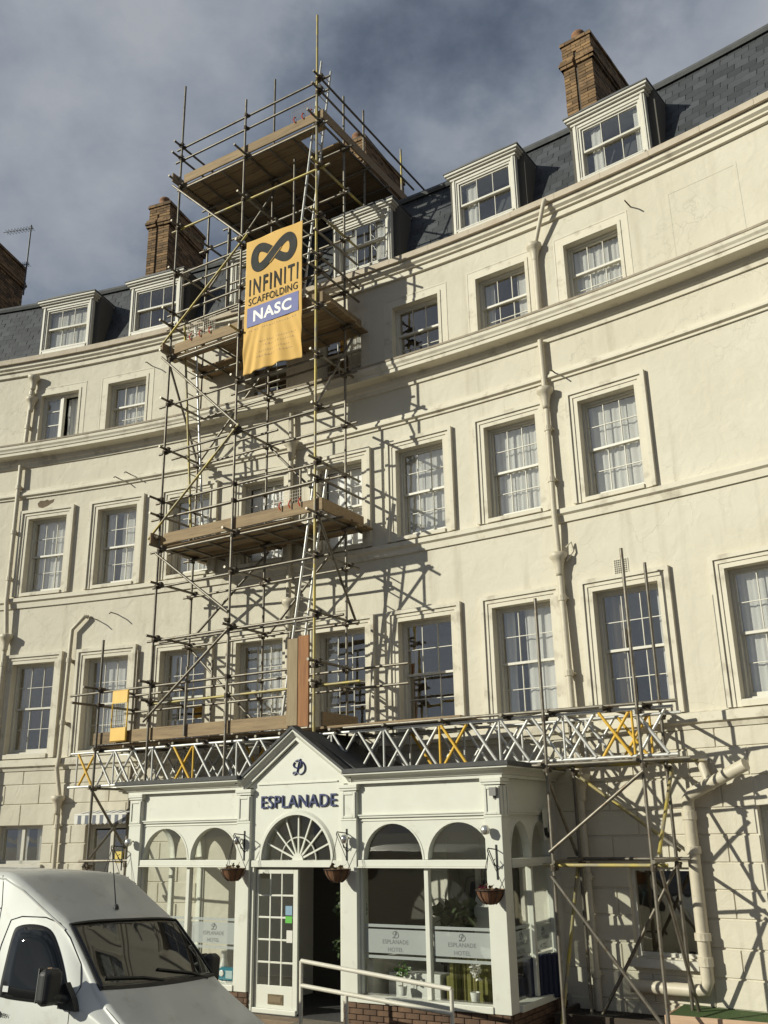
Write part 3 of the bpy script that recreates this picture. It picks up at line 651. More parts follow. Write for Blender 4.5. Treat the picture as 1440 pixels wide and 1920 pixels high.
# cable hooks, air brick and a patch of lost render
HOOK = mat('rusty_iron', (.12,.085,.06), .8)
for s, z in ((25.2, 12.78), (14.18, 12.78), (13.82, 10.21), (13.55, 10.14), (13.2, 7.05), (13.7, 7.12), (23.58, 10.12)):
    b = MB().path([wp(s, z, -.02), wp(s, z, .22), wp(s+.03, z-.05, .30)], .012, 6); obj('iron_hook', b, HOOK, bld)
av = MB().box(-.12, .12, -.012, 0, -.14, .14)
for i in range(7):
    for j in range(8): av.box(-.105+i*.031, -.085+i*.031, -.016, -.0125, -.125+j*.033, -.104+j*.033, 1)
obj('air_brick', av, [TRIM, ROOMD], bld, wall_frame(24.38, 6.55))
obj('air_brick', MB().box(-.12,.12,-.012,0,-.1,.1), TRIM, bld, wall_frame(19.0, 6.70))
pp = MB(); rr = [(.02,-.01),(.08,.05),(.2,.04),(.27,.06),(.33,.03),(.46,.05),(.44,-.02),(.30,-.09),(.16,-.13),(.06,-.10)]
pp.prism(rr, -.006, .0); obj('lost_render_patch', pp, varied('exposed_dark_render', (.2,.15,.10), (.12,.09,.06), 12, .95, .8, .02), bld, wall_frame(11.35, 9.88))
# outline of two blocked-up windows
for s0, s1 in ((25.82, 27.02), (28.6, 29.7)):
    q = MB()
    for x0, x1, za, zb in ((s0, s0+.05, 11.4, 12.75), (s1-.05, s1, 11.4, 12.75)): q.arc([(0, za), (.004, za), (.004, zb), (0, zb)], x0, x1, .1)
    q.arc([(0, 12.70), (.004, 12.70), (.004, 12.75), (0, 12.75)], s0+.051, s1-.051); obj('blocked_window_outline', q, CREAM, bld)

# ================================================================== ENTRANCE PORCH
por = empty('entrance_porch', 'white glazed hotel entrance porch with arched windows and pointed gable', 'porch', PORCH)
PDEP = 1.86
def ptext(name, s, size, x, y, z, m_, parent=por, **kw):
    me = text_mesh(s, size, **kw); o = link(name, me, m_, parent, Matrix.Translation((x, y, z)) @ UP); return o
BAYS = [(0.37, 2.50, (0.90, 1.97)), (4.77, 6.86, (5.345, 6.42))]
PIERS = [(0.10, 0.37), (2.50, 2.76), (4.50, 4.77), (6.86, 7.12)]
def arch_panel(mb, x0, x1, arches, r, spring, rise, z0, z1, y0, y1, tr=lambda x, y, z: (x, y, z)):
    """wall strip with round-headed openings cut through it, real thickness"""
    xs = [x0]
    for a in arches: xs += [a - r + 2*r*i/28 for i in range(29)]
    xs.append(x1); xs = sorted(set(round(x, 4) for x in xs))
    def low(x):
        for a in arches:
            if abs(x-a) <= r+1e-6:
                t = max(0, 1-((x-a)/r)**2); return spring + rise*math.sqrt(t)
        return z0
    segs = []
    for a, b in zip(xs[:-1], xs[1:]):
        mid = (a+b)/2; ins = any(abs(mid-c) < r for c in arches)
        la, lb = (low(a), low(b)) if ins else (z0, z0)
        vs = [(a,y0,la),(b,y0,lb),(b,y0,z1),(a,y0,z1),(a,y1,la),(b,y1,lb),(b,y1,z1),(a,y1,z1)]
        mb.add([tr(*p) for p in vs], [(0,1,2,3),(7,6,5,4),(1,0,4,5),(2,6,7,3)] + ([(0,3,7,4)] if a == xs[0] else []) + ([(1,5,6,2)] if b == xs[-1] else []))
    for c in arches:
        for sgn in (-1, 1):
            x = c+sgn*r
            mb.add([tr(*p) for p in ((x,y0,z0),(x,y1,z0),(x,y1,spring),(x,y0,spring))], [(0,1,2,3)])
def half_disc(r, rise, n=20, th=.003):
    poly = [(r*math.cos(PI*i/n), rise*math.sin(PI*i/n)) for i in range(n+1)]; return MB().prism(poly, -th, th)
# piers
for i, (x0, x1) in enumerate(PIERS):
    p = MB(); p.box(x0, x1, -.05, .20, .47, 3.30); p.box(x0-.02, x1+.02, -.07, .2, 3.31, 3.345); p.box(x0-.03, x1+.03, -.085, .2, 3.345, 3.40)
    p.box(x0-.01, x1+.01, -.06, .19, 2.885, 2.905)
    # raised frame round the sunk panel at the head of the pier
    for a, b, za, zb in ((x0+.012, x0+.055, 2.92, 3.29), (x1-.055, x1-.012, 2.92, 3.29), (x0+.055, x1-.055, 2.92, 2.955), (x0+.055, x1-.055, 3.25, 3.29)): p.box(a, b, -.066, -.05, za, zb)
    obj('pier', p, WHITE, por, bevel=.006)
def glazed_bay(x0, x1, arches, r, y, name='window', tr=None, bandtext=True, rail_out=.05):
    """one glazed bay: arched head, transom, mullion, sill and the panes"""
    m = I4 if tr is None else tr
    f = MB(); arch_panel(f, x0, x1, arches, r, 2.34, .49, 2.34, 3.40, .02, .13)
    w_ = obj(name, f, WHITE, por, m, bevel=0)
    mid = (arches[0]+arches[1])/2
    t = MB(); t.box(x0, x1, -.03, .13, 2.245, 2.335); t.box(x0, x1, -.045, .10, 2.225, 2.245); t.box(mid-.035, mid+.035, .02, .11, .56, 2.224)
    t.box(x0, x0+.03, .03, .11, .56, 2.224); t.box(x1-.03, x1, .03, .11, .56, 2.224)
    obj('transom', t, WHITE, w_, bevel=.008)
    obj('sill', MB().prism([(x0-.01, .47), (x1+.01, .47), (x1+.01, .555), (x0-.01, .555)], -.07, .13), WHITE, w_, bevel=.008)
    mo = MB().box(x0, x1, -.012, .02, 2.915, 2.945); mo.box(x0, x1, -.03, .02, 2.945, 2.965); mo.box(x0, x1, 0.005, .02, 2.87, 2.882); obj('frieze_moulding', mo, WHITE, w_, bevel=.004)
    for a in arches:
        bd = MB()
        for q in range(20):
            t0, t1 = PI*q/20, PI*(q+1)/20; P4 = []
            for tt in (t0, t1):
                for rr, yy in ((r, .012), (r+.025, .012), (r+.025, .02), (r, .02)): P4.append((a+rr*math.cos(tt), yy, 2.34+(.49+rr-r)*math.sin(tt)))
            bd.add(P4, [(0,1,5,4),(1,2,6,5),(3,0,4,7)])
        obj('arch_bead', bd, WHITE, w_)
        gp = obj('arched_pane', half_disc(r, .49), PGLASS, w_, Matrix.Translation((a, .09, 2.34)))
        xa, xb = (x0+.03, mid-.035) if a < mid else (mid+.035, x1-.03)
        obj('pane', MB().box(xa, xb, .085, .091, .56, 2.224), PGLASS, w_)
        if bandtext:
            fr = MB(); e0 = .02
            for za, zb in ((1.10, 1.41), (1.435, 1.475), (1.03, 1.07)): fr.box(xa+e0, xb-e0, .081, .0835, za, zb)
            obj('frosted_band', fr, FROST, w_)
            cx = (xa+xb)/2
            for s__, sz, zz in (('ESPLANADE', .078, 1.225), ('HOTEL', .078, 1.125)):
                link('etched_lettering', text_mesh(s__, sz, .0004, space=1.05), GREYL, w_, Matrix.Translation((cx, .0795, zz)) @ UP)
            emblem(w_, Matrix.Translation((cx, .0798, 1.345)), .052, GREYL, .004)
    return w_
def emblem(parent, mw, sc, m_, th):
    """swash letter D monogram drawn with two strokes"""
    b = MB()
    st1 = [(-.55,.62),(-.75,.3),(-.5,-.02),(.05,-.08),(.45,.2),(.35,.62),(-.05,.86),(-.45,.72)]
    st2 = [(.35,1.0),(.12,.55),(-.02,0),(-.25,-.7),(-.7,-.86),(-.72,-.6),(-.3,-.62),(.35,-.86),(.95,-.5),(1.0,.1),(.6,.62),(0.05,.78)]
    for st_ in (st1, st2):
        pts = []
        for i in range(len(st_)-1):
            p0, p1, p2, p3 = st_[max(0,i-1)], st_[i], st_[i+1], st_[min(len(st_)-1,i+2)]
            for k in range(5):
                t = k/5; pts.append(tuple(.5*((2*p1[j])+(-p0[j]+p2[j])*t+(2*p0[j]-5*p1[j]+4*p2[j]-p3[j])*t*t+(-p0[j]+3*p1[j]-3*p2[j]+p3[j])*t**3) for j in (0,1)))
        pts.append(st_[-1]); b.path([(x*sc, 0, z*sc) for x, z in pts], th*1.0, 6)
    return obj('monogram', b, m_, parent, mw)
for x0, x1, ar in BAYS: glazed_bay(x0, x1, ar, .495 if x0 > 3 else .50, 0)
# returns at both ends
SIDE_R = Matrix.Translation((7.12, 0, 0)) @ Matrix.Rotation(PI/2, 4, 'Z'); SIDE_L = Matrix.Translation((.10, 0, 0)) @ Matrix.Rotation(-PI/2, 4, 'Z') @ Matrix.Translation((-PDEP, 0, 0))
glazed_bay(.21, PDEP-.16, (.60, 1.30), .33, 0, tr=SIDE_R @ Matrix.Translation((0, .02, 0)), bandtext=True)
glazed_bay(.16, PDEP-.21, (.55, 1.25), .33, 0, tr=SIDE_L @ Matrix.Translation((0, .02, 0)), bandtext=False)
for x0, x1 in ((.10, .26), (6.96, 7.12)): obj('pier', MB().box(x0, x1, PDEP-.16, PDEP+.06, .47, 3.40), WHITE, por, bevel=.005)
ps = MB()
for a, b, za, zb in ((.03, .06, 2.92, 3.29), (.15, .18, 2.92, 3.29)): ps.box(7.12, 7.134, a, b, za, zb)
obj('pier_panel_moulding', ps, WHITE, por)
# door bay: wall over the door, gable, fanlight
db = MB(); arch_panel(db, 2.76, 4.50, (3.63,), .66, 2.33, .66, 2.33, 3.42, .02, .16)
db.prism([(2.66, 3.42), (4.60, 3.42), (3.63, 4.10)], .02, .16); bay = obj('gable_wall', db, WHITE, por)
gm = MB().box(2.86, 4.40, 0, .02, 3.455, 3.475); obj('gable_string', gm, WHITE, bay)
ring = MB()
for q in range(30):
    t0, t1 = PI*q/30, PI*(q+1)/30; P4 = []
    for tt in (t0, t1):
        for rr, yy in ((.66, -.02), (.70, -.02), (.735, .02), (.66, .10)): P4.append((3.63+rr*math.cos(tt), yy, 2.33+rr*math.sin(tt)))
    ring.add(P4, [(0,1,5,4),(1,2,6,5),(3,0,4,7)])
obj('fanlight_arch', ring, WHITE, bay)
fan = MB(); fan.box(2.77, 4.49, -.02, .14, 2.235, 2.33)
for k in range(9):
    t = PI*(k+.0)/8
    if k in (0, 8): continue
    u = Vector((math.cos(t), 0, math.sin(t))); v = Vector((-math.sin(t), 0, math.cos(t)))
    a, b = Vector((3.63, .06, 2.33))+u*.08, Vector((3.63, .06, 2.33))+u*.66
    fan.add([a-v*.014, b-v*.011, b+v*.011, a+v*.014]+[p+Vector((0,.03,0)) for p in (a-v*.014, b-v*.011, b+v*.011, a+v*.014)], [(0,1,2,3),(7,6,5,4),(0,4,5,1),(2,6,7,3),(1,5,6,2),(3,7,4,0)])
fan.path([(3.63+.33*math.cos(PI*i/24), .07, 2.33+.33*math.sin(PI*i/24)) for i in range(25)], .011, 6)
fan.prism([(3.63+.10*math.cos(PI*i/12), 2.33+.10*math.sin(PI*i/12)) for i in range(13)], .045, .09)
fl = obj('fanlight', fan, WHITE, bay)
obj('fanlight_pane', half_disc(.66, .66, 30), PGLASS, fl, Matrix.Translation((3.63, .10, 2.33)))
for s__, off_ in (('ESPLANADE', 0),):
    me = text_mesh(s__, .27, .010, .0, space=1.04); xs = [v.co.x for v in me.vertices]; k_ = 1.44/(max(xs)-min(xs)); cx_ = (max(xs)+min(xs))/2
    for v in me.vertices: v.co.x = (v.co.x-cx_)*k_
    o = link('sign_lettering', me, NAVY, por, Matrix.Translation((3.665, -.002, 3.10)) @ UP)
emblem(por, Matrix.Translation((3.655, .004, 3.70)), .125, NAVY, .011)
# cornice on the flat lengths, raking over the gable
def cornice_run(p, q, name='cornice'):
    """p,q in plan (x,y); outward is to the right-hand side of p->q turned -90deg"""
    p, q = Vector((*p, 0)), Vector((*q, 0)); d = (q-p).normalized(); o = Vector((d.y, -d.x, 0))
    prof = [(-.05, 3.40), (.045, 3.40), (.045, 3.44), (.065, 3.445), (.08, 3.465), (.115, 3.495), (.16, 3.515), (.20, 3.525), (.20, 3.545), (-.05, 3.545)]
    lead = [(-.05, 3.546), (.21, 3.546), (.22, 3.55), (.22, 3.605), (.205, 3.615), (-.05, 3.62)]
    return p, q, d, o, prof, lead
def sweep_line(prof, path_pts, closed_ends=True):
    """profile (outwards, z) along a plan polyline with mitred corners"""
    b = MB(); n = len(prof); k = len(path_pts); vs = []
    for j, p in enumerate(path_pts):
        p = Vector((*p, 0)); dirs = []
        if j > 0: dirs.append((p-Vector((*path_pts[j-1], 0))).normalized())
        if j < k-1: dirs.append((Vector((*path_pts[j+1], 0))-p).normalized())
        nrm = [Vector((d.y, -d.x, 0)) for d in dirs]; m_ = sum(nrm, Vector()).normalized(); sc = 1/max(.3, m_.dot(nrm[0]))
        vs += [p+m_*(o*sc)+Vector((0,0,z)) for o, z in prof]
    fs = [(j*n+i, j*n+(i+1)%n, j*n+n+(i+1)%n, j*n+n+i) for j in range(k-1) for i in range(n)]
    fs += [tuple(range(n-1,-1,-1)), tuple(range((k-1)*n, k*n))]; return b.add(vs, fs)
prof = cornice_run((0,0),(1,0))[4]; lead = cornice_run((0,0),(1,0))[5]
LRUN = [(.10, PDEP+.02), (.10, -.02), (2.62, -.02)]; RRUN = [(4.64, -.02), (7.12, -.02), (7.12, PDEP+.02)]
for run in (LRUN, RRUN):
    obj('cornice', sweep_line(prof, run), WHITE, por); obj('cornice_felt_edge', sweep_line(lead, run), FELT, por)
for sgn in (-1, 1):
    # raking cornice: the same profile carried up the gable
    foot = Vector((3.63+sgn*1.03, 0, 3.38)); apex = Vector((3.63, 0, 4.115)); d = (apex-foot).normalized(); nrm = Vector((-sgn*abs(d.z), 0, abs(d.x))); nrm = Vector((sgn*d.z if sgn > 0 else -d.z, 0, abs(d.x)))
    nrm = Vector((sgn*abs(d.z), 0, abs(d.x)))
    r_ = MB(); l_ = MB()
    for b_, pr in ((r_, [(0, .0), (.06, .0), (.06, .045), (.09, .06), (.13, .10), (.15, .105), (.15, .13), (0, .13)]), (l_, [(-.02, .131), (.16, .131), (.17, .135), (.17, .175), (-.02, .18)])):
        vs = []
        for P0 in (foot, apex):
            for o, h in pr:
                pt_ = P0+Vector((0, -o+.02, 0))+nrm*h
                if P0 is apex: pt_ = pt_ - d*(pt_.x-3.63)/d.x        # cut plumb at the ridge
                vs.append(pt_)
        n = len(pr); b_.add(vs, [(i, (i+1)%n, n+(i+1)%n, n+i) for i in range(n)]+[tuple(range(n-1,-1,-1)), tuple(range(n, 2*n))])
    obj('raking_cornice', r_, WHITE, por); obj('raking_felt_edge', l_, FELT, por)
rf = MB().box(.12, 7.10, .08, PDEP+.05, 3.57, 3.606)
top = [(2.55, 3.60), (4.71, 3.60), (3.63, 4.30-.02)]
rf.prism(top, .12, PDEP); obj('roof', rf, FELT, por)
# ceiling, floor and the lit back wall inside
INW = varied('porch_inside_paint', (.60, .57, .49), (.54, .51, .43), 3, .8, .1, .01)
obj('ceiling', MB().box(.2, 7.0, .16, PDEP+.02, 3.36, 3.39), INW, por)
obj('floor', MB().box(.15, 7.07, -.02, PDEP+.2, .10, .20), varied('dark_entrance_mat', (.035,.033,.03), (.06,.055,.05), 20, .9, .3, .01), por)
bk = MB(); bk.box(.2, 2.55, PDEP-.03, PDEP+.0, .2, 3.36); bk.box(4.9, 7.0, PDEP-.03, PDEP, .2, 3.36)
for x0, x1 in ((.7, .74), (1.5, 1.58), (2.3, 2.36), (5.2, 5.26), (5.75, 5.84), (6.5, 6.56)): bk.box(x0, x1, PDEP-.06, PDEP-.03, .5, 2.6)
obj('inner_wall', bk, INW, por)
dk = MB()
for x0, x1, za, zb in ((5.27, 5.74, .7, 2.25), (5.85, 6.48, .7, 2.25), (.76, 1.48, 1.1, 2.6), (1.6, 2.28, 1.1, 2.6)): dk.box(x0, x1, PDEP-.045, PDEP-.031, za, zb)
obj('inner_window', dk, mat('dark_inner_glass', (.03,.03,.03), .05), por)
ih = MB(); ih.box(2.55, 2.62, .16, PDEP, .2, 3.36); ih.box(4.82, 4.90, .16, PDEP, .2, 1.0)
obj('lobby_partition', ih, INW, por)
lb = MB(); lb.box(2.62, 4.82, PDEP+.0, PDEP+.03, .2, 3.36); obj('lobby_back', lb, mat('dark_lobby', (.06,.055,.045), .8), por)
# brick plinth
pc = MB().box(.13, 2.75, -.01, .12, -.05, .465); pl_l = obj('plinth', pc, MORTAR, por); obj('plinth', MB().box(.13, .25, .121, PDEP, -.05, .464), MORTAR, por)
pc = MB().box(4.52, 7.09, -.01, .12, -.05, .465); pl_r = obj('plinth', pc, MORTAR, por); obj('plinth', MB().box(6.97, 7.09, .121, PDEP, -.05, .464), MORTAR, por)
bkm = MB().cbox(.005, .220, 0, .06, .005, .070, .004).mesh('brick'); fix_normals(bkm); bkm.materials.append(BRICKP)
for r in range(6):
    z = .466-.075*(r+1)
    for x0, x1 in ((.12, 2.77), (4.51, 7.10)):
        x = x0-(.11 if r % 2 else 0)
        while x < x1-.05:
            a, b = max(x, x0), min(x+.225, x1)
            if b-a > .05: link('brick', bkm, None, pl_l if x0 < 3 else pl_r, Matrix.Translation((a, -.035+random.uniform(-.003,.003), z)) @ Matrix.Diagonal(((b-a)/.225, 1, 1, 1)))
            x += .225
    y = 0.03-(.11 if r % 2 else 0)
    while y < PDEP-.05:
        a, b = max(y, .03), min(y+.225, PDEP)
        if b-a > .05: link('brick', bkm, None, pl_r, Matrix.Translation((7.115, a, z)) @ Matrix.Rotation(PI/2, 4, 'Z') @ Matrix.Diagonal(((b-a)/.225, 1, 1, 1)))
        y += .225
# the door: left leaf shut, right leaf standing open inwards
def leaf(mw, name):
    w, z0, z1 = .80, .215, 2.20; f = MB(); st_ = .085
    f.box(0, .05, 0, .045, z0, z1); f.box(w-st_, w, 0, .045, z0, z1); f.box(.05, w-st_, 0, .045, z1-.065, z1); f.box(.05, w-st_, 0, .045, z0, z0+.36)
    gx0, gx1, gz0, gz1 = .05, w-st_, z0+.36, z1-.065
    for i in (1, 2): x = gx0+(gx1-gx0)*i/3; f.box(x-.012, x+.012, .005, .04, gz0, gz1)
    for j in range(1, 5): z = gz0+(gz1-gz0)*j/5; f.box(gx0, gx1, .007, .038, z-.013, z+.013)
    d_ = obj(name, f, WHITE, por, mw, bevel=.004)
    for i in range(3):
        for j in range(5):
            me = pane_mesh((gx1-gx0)/3-.004, (gz1-gz0)/5-.004, PGLASS); link('pane', me, None, d_, Matrix.Translation((gx0+(gx1-gx0)*(i+.5)/3, .022, gz0+(gz1-gz0)*(j+.5)/5)))
    obj('weather_bar', MB().prism([(-.01, z0-.015), (w+.01, z0-.015), (w+.01, z0+.055), (-.01, z0+.055)], -.05, 0), WHITE, d_, bevel=.01)
    lp = MB().box(.27, .55, -.012, -.001, z0+.11, z0+.245); obj('letter_plate', lp, varied('tarnished_brass', (.22,.17,.10), (.13,.10,.06), 12, .45, .1, .003, metal=.7), d_)
    obj('letter_flap', MB().box(.30, .52, -.018, -.0125, z0+.14, z0+.215), mat('worn_flap', (.20,.155,.10), .5, .6), d_)
    return d_
door = leaf(Matrix.Translation((2.83, .06, 0)), 'door')
st1 = MB(); st1.box(.575, .70, -.004, -.001, 1.55, 1.68); st1.box(.575, .70, -.004, -.001, 1.44, 1.535, 1); st1.box(.60, .71, -.004, -.001, 1.17, 1.34, 2)
obj('door_sticker', st1, [mat('blue_sticker', (.20,.32,.42), .5), mat('green_sticker', (.10,.42,.05), .5), mat('white_notice', (.62,.60,.54), .6)], door)
leaf(Matrix.Translation((4.44, .10, 0)) @ Matrix.Rotation(math.radians(96), 4, 'Z'), 'door')
for x0, x1 in ((2.765, 2.82), (4.45, 4.495)): obj('door_jamb', MB().box(x0, x1, .0, .16, .2, 2.234), WHITE, por)
obj('doorstep', MB().cbox(2.70, 4.58, -.32, -.025, .0, .195, .012), PAVE, por)
# light fittings, burglar light and the black letter on the return
sl = MB().box(6.99, 7.09, -.13, -.07, 3.16, 3.27); sl.box(7.02, 7.06, -.07, -.05, 3.12, 3.2); obj('security_light', sl, mat('grey_plastic', (.18,.175,.16), .5), por)
jb = MB().path([(0,0,.32),(.0,0,.10),(-.03,0,.03),(-.10,0,.0),(-.17,0,.03),(-.19,0,.11)], .032, 8); jb.box(-.22, .05, .012, .02, -.06, .38, 1)
obj('letter_plaque', jb, [mat('black_iron', (.012,.012,.012), .5), WHITE], por, Matrix.Translation((7.175, 1.50, 2.62)) @ Matrix.Rotation(PI/2, 4, 'Z'))
GLOBE = mat('chrome_lamp', (.7,.69,.65), .25, .8)
for x, z in ((2.60, 2.63), (4.63, 2.63), (6.92, 2.72), (.22, 2.62)):
    b = MB().lathe([(.0,-.065),(.045,-.055),(.065,0),(.045,.055),(0.0,.065)], 14, (x, -.16, z)); b.tube((x, -.16, z), (x, -.05, z+.02), .012); obj('wall_lamp', b, GLOBE, por, smooth=True)

# ------------------------------------------------------------------ hanging baskets
IRON = mat('black_wrought_iron', (.012,.012,.013), .55, .3)
COIR = varied('coir_basket_liner', (.20,.095,.045), (.11,.055,.03), 9, .95, .7, .02, stretch=(1,1,.4))
LEAFM = varied('dark_leaves', (.035,.06,.018), (.06,.085,.03), 6, .6, 0, perobj=.2)
DRYM = varied('dry_stems', (.16,.11,.05), (.10,.07,.035), 6, .8, 0)
def leaf_cloud(n, c, r, seed, size=.035, flat=1.0):
    rnd = random.Random(seed); b = MB()
    for _ in range(n):
        d = Vector((rnd.gauss(0,1), rnd.gauss(0,1), rnd.gauss(0,1))).normalized()*(rnd.random()**.45); p = Vector(c)+Vector((d.x*r[0], d.y*r[1], d.z*r[2]))
        a = Vector((rnd.gauss(0,1), rnd.gauss(0,1), rnd.gauss(0,.6))).normalized(); s_2 = size*rnd.uniform(.6,1.4); bb = a.orthogonal().normalized()*s_2*.45
        bb.rotate(Matrix.Rotation(rnd.uniform(0, 6.28), 3, a))
        b.add([p, p+a*s_2*.5+bb, p+a*s_2, p+a*s_2*.5-bb], [(0,1,2),(0,2,3)])
    return b
def basket(q, zrim, side, label, seed, plants=False):
    o = empty('hanging_basket', label, 'basket', PORCH @ Matrix.Translation((q, -.30, zrim)), 'hanging baskets on the porch piers')
    bowl = MB().lathe([(.005,-.175),(.07,-.165),(.125,-.12),(.165,-.06),(.185,0),(.195,.005),(.19,.015),(.17,.0),(.15,-.04),(.0,-.06)], 22); obj('bowl', bowl, COIR, o, autosm=70)
    rim = MB().path([(.193*math.cos(2*PI*i/24), .193*math.sin(2*PI*i/24), .006) for i in range(24)], .007, 6, closed=True)
    for k in range(10):
        t = 2*PI*k/10; rim.path([((r+.004)*math.cos(t), (r+.004)*math.sin(t), z) for r, z in ((.19,0),(.170,-.06),(.129,-.12),(.07,-.168))], .005, 5)
    obj('wire_frame', rim, IRON, o)
    hk = Vector((side*.0, .0, .46)); 
    for k in range(3):
        t = 2*PI*k/3+.6; obj('chain', MB().tube((.19*math.cos(t), .19*math.sin(t), .01), hk, .0045, 5), IRON, o)
    br = MB(); w_ = .245
    br.path([hk+Vector((0,0,.0)), hk+Vector((-.012,0,.03)), hk+Vector((0,0,.06)), Vector((0,.0,.52)), Vector((0,w_,.50))], .008, 6)
    br.tube((0, .02, .50), (0, w_, .24), .007, 6); br.box(-.012, .012, w_-.004, w_+.006, .12, .56); br.path([(.0, w_, .30), (0, w_-.08, .30), (0, w_-.10, .36), (0, w_-.05, .38)], .006, 6)
    obj('bracket', br, IRON, o)
    tag(obj('dead_stems', leaf_cloud(60 if plants else 22, (0,0,.03), (.15,.15,.07 if plants else .04), seed, .06), LEAFM if plants else DRYM, o), kind='stuff')
basket(2.66, 2.21, 1, 'brown coir hanging basket between the left porch windows and the door', 1)
basket(4.60, 2.21, 1, 'brown coir hanging basket just right of the open doorway', 2)
basket(7.02, 1.97, 1, 'brown coir hanging basket on the right corner pier of the porch', 3)
basket(-.02, 2.05, -1, 'leafy hanging basket at the left corner of the porch behind the van', 4, True)

# ------------------------------------------------------------------ things inside the porch
POTW = mat('white_plant_pot', (.66,.65,.60), .4)
def plant(name, label, cat, q, b, z, pot, potm, stems, leaves, lm, grp=None):
    o = empty(name, label, cat, PORCH @ Matrix.Translation((q, b, z)), grp)
    obj('pot', MB().lathe([(pot[0]*.75, 0), (pot[0], pot[1]), (pot[0]*.88, pot[1]), (pot[0]*.8, pot[1]*.7)], 18), potm, o, autosm=50)
    s_m = MB()
    for p in stems: s_m.path(p, .007, 5)
    obj('stem', s_m, DRYM, o)
    for i, (n, c, r, sz) in enumerate(leaves): tag(obj('foliage', leaf_cloud(n, c, r, 50+i+int(q*10), sz), lm, o), kind='stuff')
BLUEG = mat('cobalt_glazed_pot', (.012,.02,.16), .08)
plant('potted_fig_tree', 'two-tiered leafy fig tree in a cobalt blue pot inside the open doorway', 'plant', 4.22, .62, .2, (.16, .28), BLUEG, [[(0,0,.2),(.02,0,.8),(-.01,.02,1.5)]], [(420, (0,0,1.45), (.24,.22,.34), .075), (330, (-.03,0,.88), (.26,.22,.20), .075)], LEAFM)
plant('potted_orchid', 'small white pot with green seedling on the sill left of the mullion', 'plant', 5.33, .24, .555, (.07, .12), POTW, [[(0,0,.1),(.01,0,.4)]], [(60, (0,0,.32), (.11,.09,.12), .06)], varied('fresh_leaves', (.08,.16,.03), (.10,.2,.05), 5, .5, 0))
plant('potted_orchid', 'white flowering orchid in a white pot in front of the green armchairs', 'plant', 6.46, .24, .555, (.07, .11), POTW, [[(0,0,.1),(.0,0,.3),(.05,0,.42)]], [(70, (.02,0,.38), (.09,.08,.13), .055)], mat('orchid_petals', (.75,.73,.66), .6))
plant('spiky_house_plant', 'dark spiky house plant in the right porch window', 'plant', 5.70, 1.2, .9, (.12, .2), mat('dark_pot', (.05,.05,.05), .6), [[(0,0,.2),(0,0,.5)]], [(150, (0,0,.62), (.28,.25,.2), .16)], LEAFM)
obj_shelf = obj('plant_stand', MB().cbox(-.18, .18, -.18, .18, .66, .70, .006).box(-.15,-.11,-.15,-.11,0,.66).box(.11,.15,-.15,-.11,0,.66).box(-.15,-.11,.11,.15,0,.66).box(.11,.15,.11,.15,0,.66), mat('dark_stand', (.05,.035,.025), .6), None, PORCH @ Matrix.Translation((5.70, 1.2, .2)))
tag(obj_shelf, 'dark wooden stand under the spiky house plant in the porch', 'stand')
OLIVE = varied('olive_velvet', (.17,.16,.04), (.12,.115,.03), 8, .9, .2, .01)
def armchair(q, b, rz, label, m_):
    o = empty('armchair', label, 'chair', PORCH @ Matrix.Translation((q, b, .2)) @ Matrix.Rotation(rz, 4, 'Z'), 'armchairs in the porch')
    obj('seat', MB().cbox(-.3, .3, -.3, .25, .28, .45, .03), m_, o, bevel=.02)
    bk_ = MB()
    for i in range(7): bk_.cbox(-.31+.0887*i, -.31+.0887*(i+1)-.006, .22, .36, .30, .86, .02)
    obj('backrest', bk_, m_, o)
    for sx in (-1, 1): obj('armrest', MB().cbox(min(sx*.30,sx*.40), max(sx*.30,sx*.40), -.28, .3, .28, .62, .03), m_, o)
    for x in (-.27, .27):
        for y in (-.25, .28): obj('leg', MB().tube((x, y, .0), (x, y, .29), .02, 8), mat('wood_leg', (.10,.06,.03), .5) if 'wood_leg' not in bpy.data.materials else bpy.data.materials['wood_leg'], o)
armchair(6.30, .75, PI, 'olive green fluted armchair behind the right porch window', OLIVE)
armchair(6.80, 1.25, -2.0, 'dark navy armchair by the side window of the porch', mat('navy_fabric', (.02,.025,.05), .9))
BOX = empty('collection_box', 'white collection box with a pink top inside the right porch window', 'box', PORCH @ Matrix.Translation((6.05, 1.55, .2)))
obj('cabinet', MB().cbox(-.16, .16, -.14, .14, 0, 1.45, .02), POTW, BOX); obj('top', MB().prism([(-.16, 1.45), (.16, 1.45), (.09, 1.62), (-.09, 1.62)], -.12, .12), POTW, BOX); obj('pink_cap', MB().cbox(-.09, .09, -.10, .10, 1.62, 1.72, .02), mat('pink_plastic', (.70,.04,.16), .4), BOX)
tb = empty('side_board', 'low white cabinet behind the potted seedling in the porch', 'cabinet', PORCH @ Matrix.Translation((5.45, .55, .2))); obj('cabinet', MB().cbox(-.45, .40, -.15, .15, 0, .62, .01), POTW, tb); obj('door_panel', MB().box(-.40, -.03, -.158, -.15, .08, .55), POTW, tb)
kt = empty('radio', 'teal blue retro radio on the sill behind the van', 'radio', PORCH @ Matrix.Translation((2.18, .22, .555)))
TEAL = mat('teal_plastic', (.01,.16,.22), .3); obj('case', MB().cbox(-.17, .17, -.06, .08, 0, .20, .03), TEAL, kt); obj('dial', MB().lathe([(.045,0),(.045,.012),(.03,.016)], 16, (0,0,0), 0, Matrix.Translation((-.08,-.065,.12)) @ Matrix.Rotation(PI/2, 4, 'X')), POTW, kt); obj('speaker_grille', MB().box(0, .13, -.066, -.061, .05, .16), mat('pale_grille', (.35,.45,.45), .6), kt)
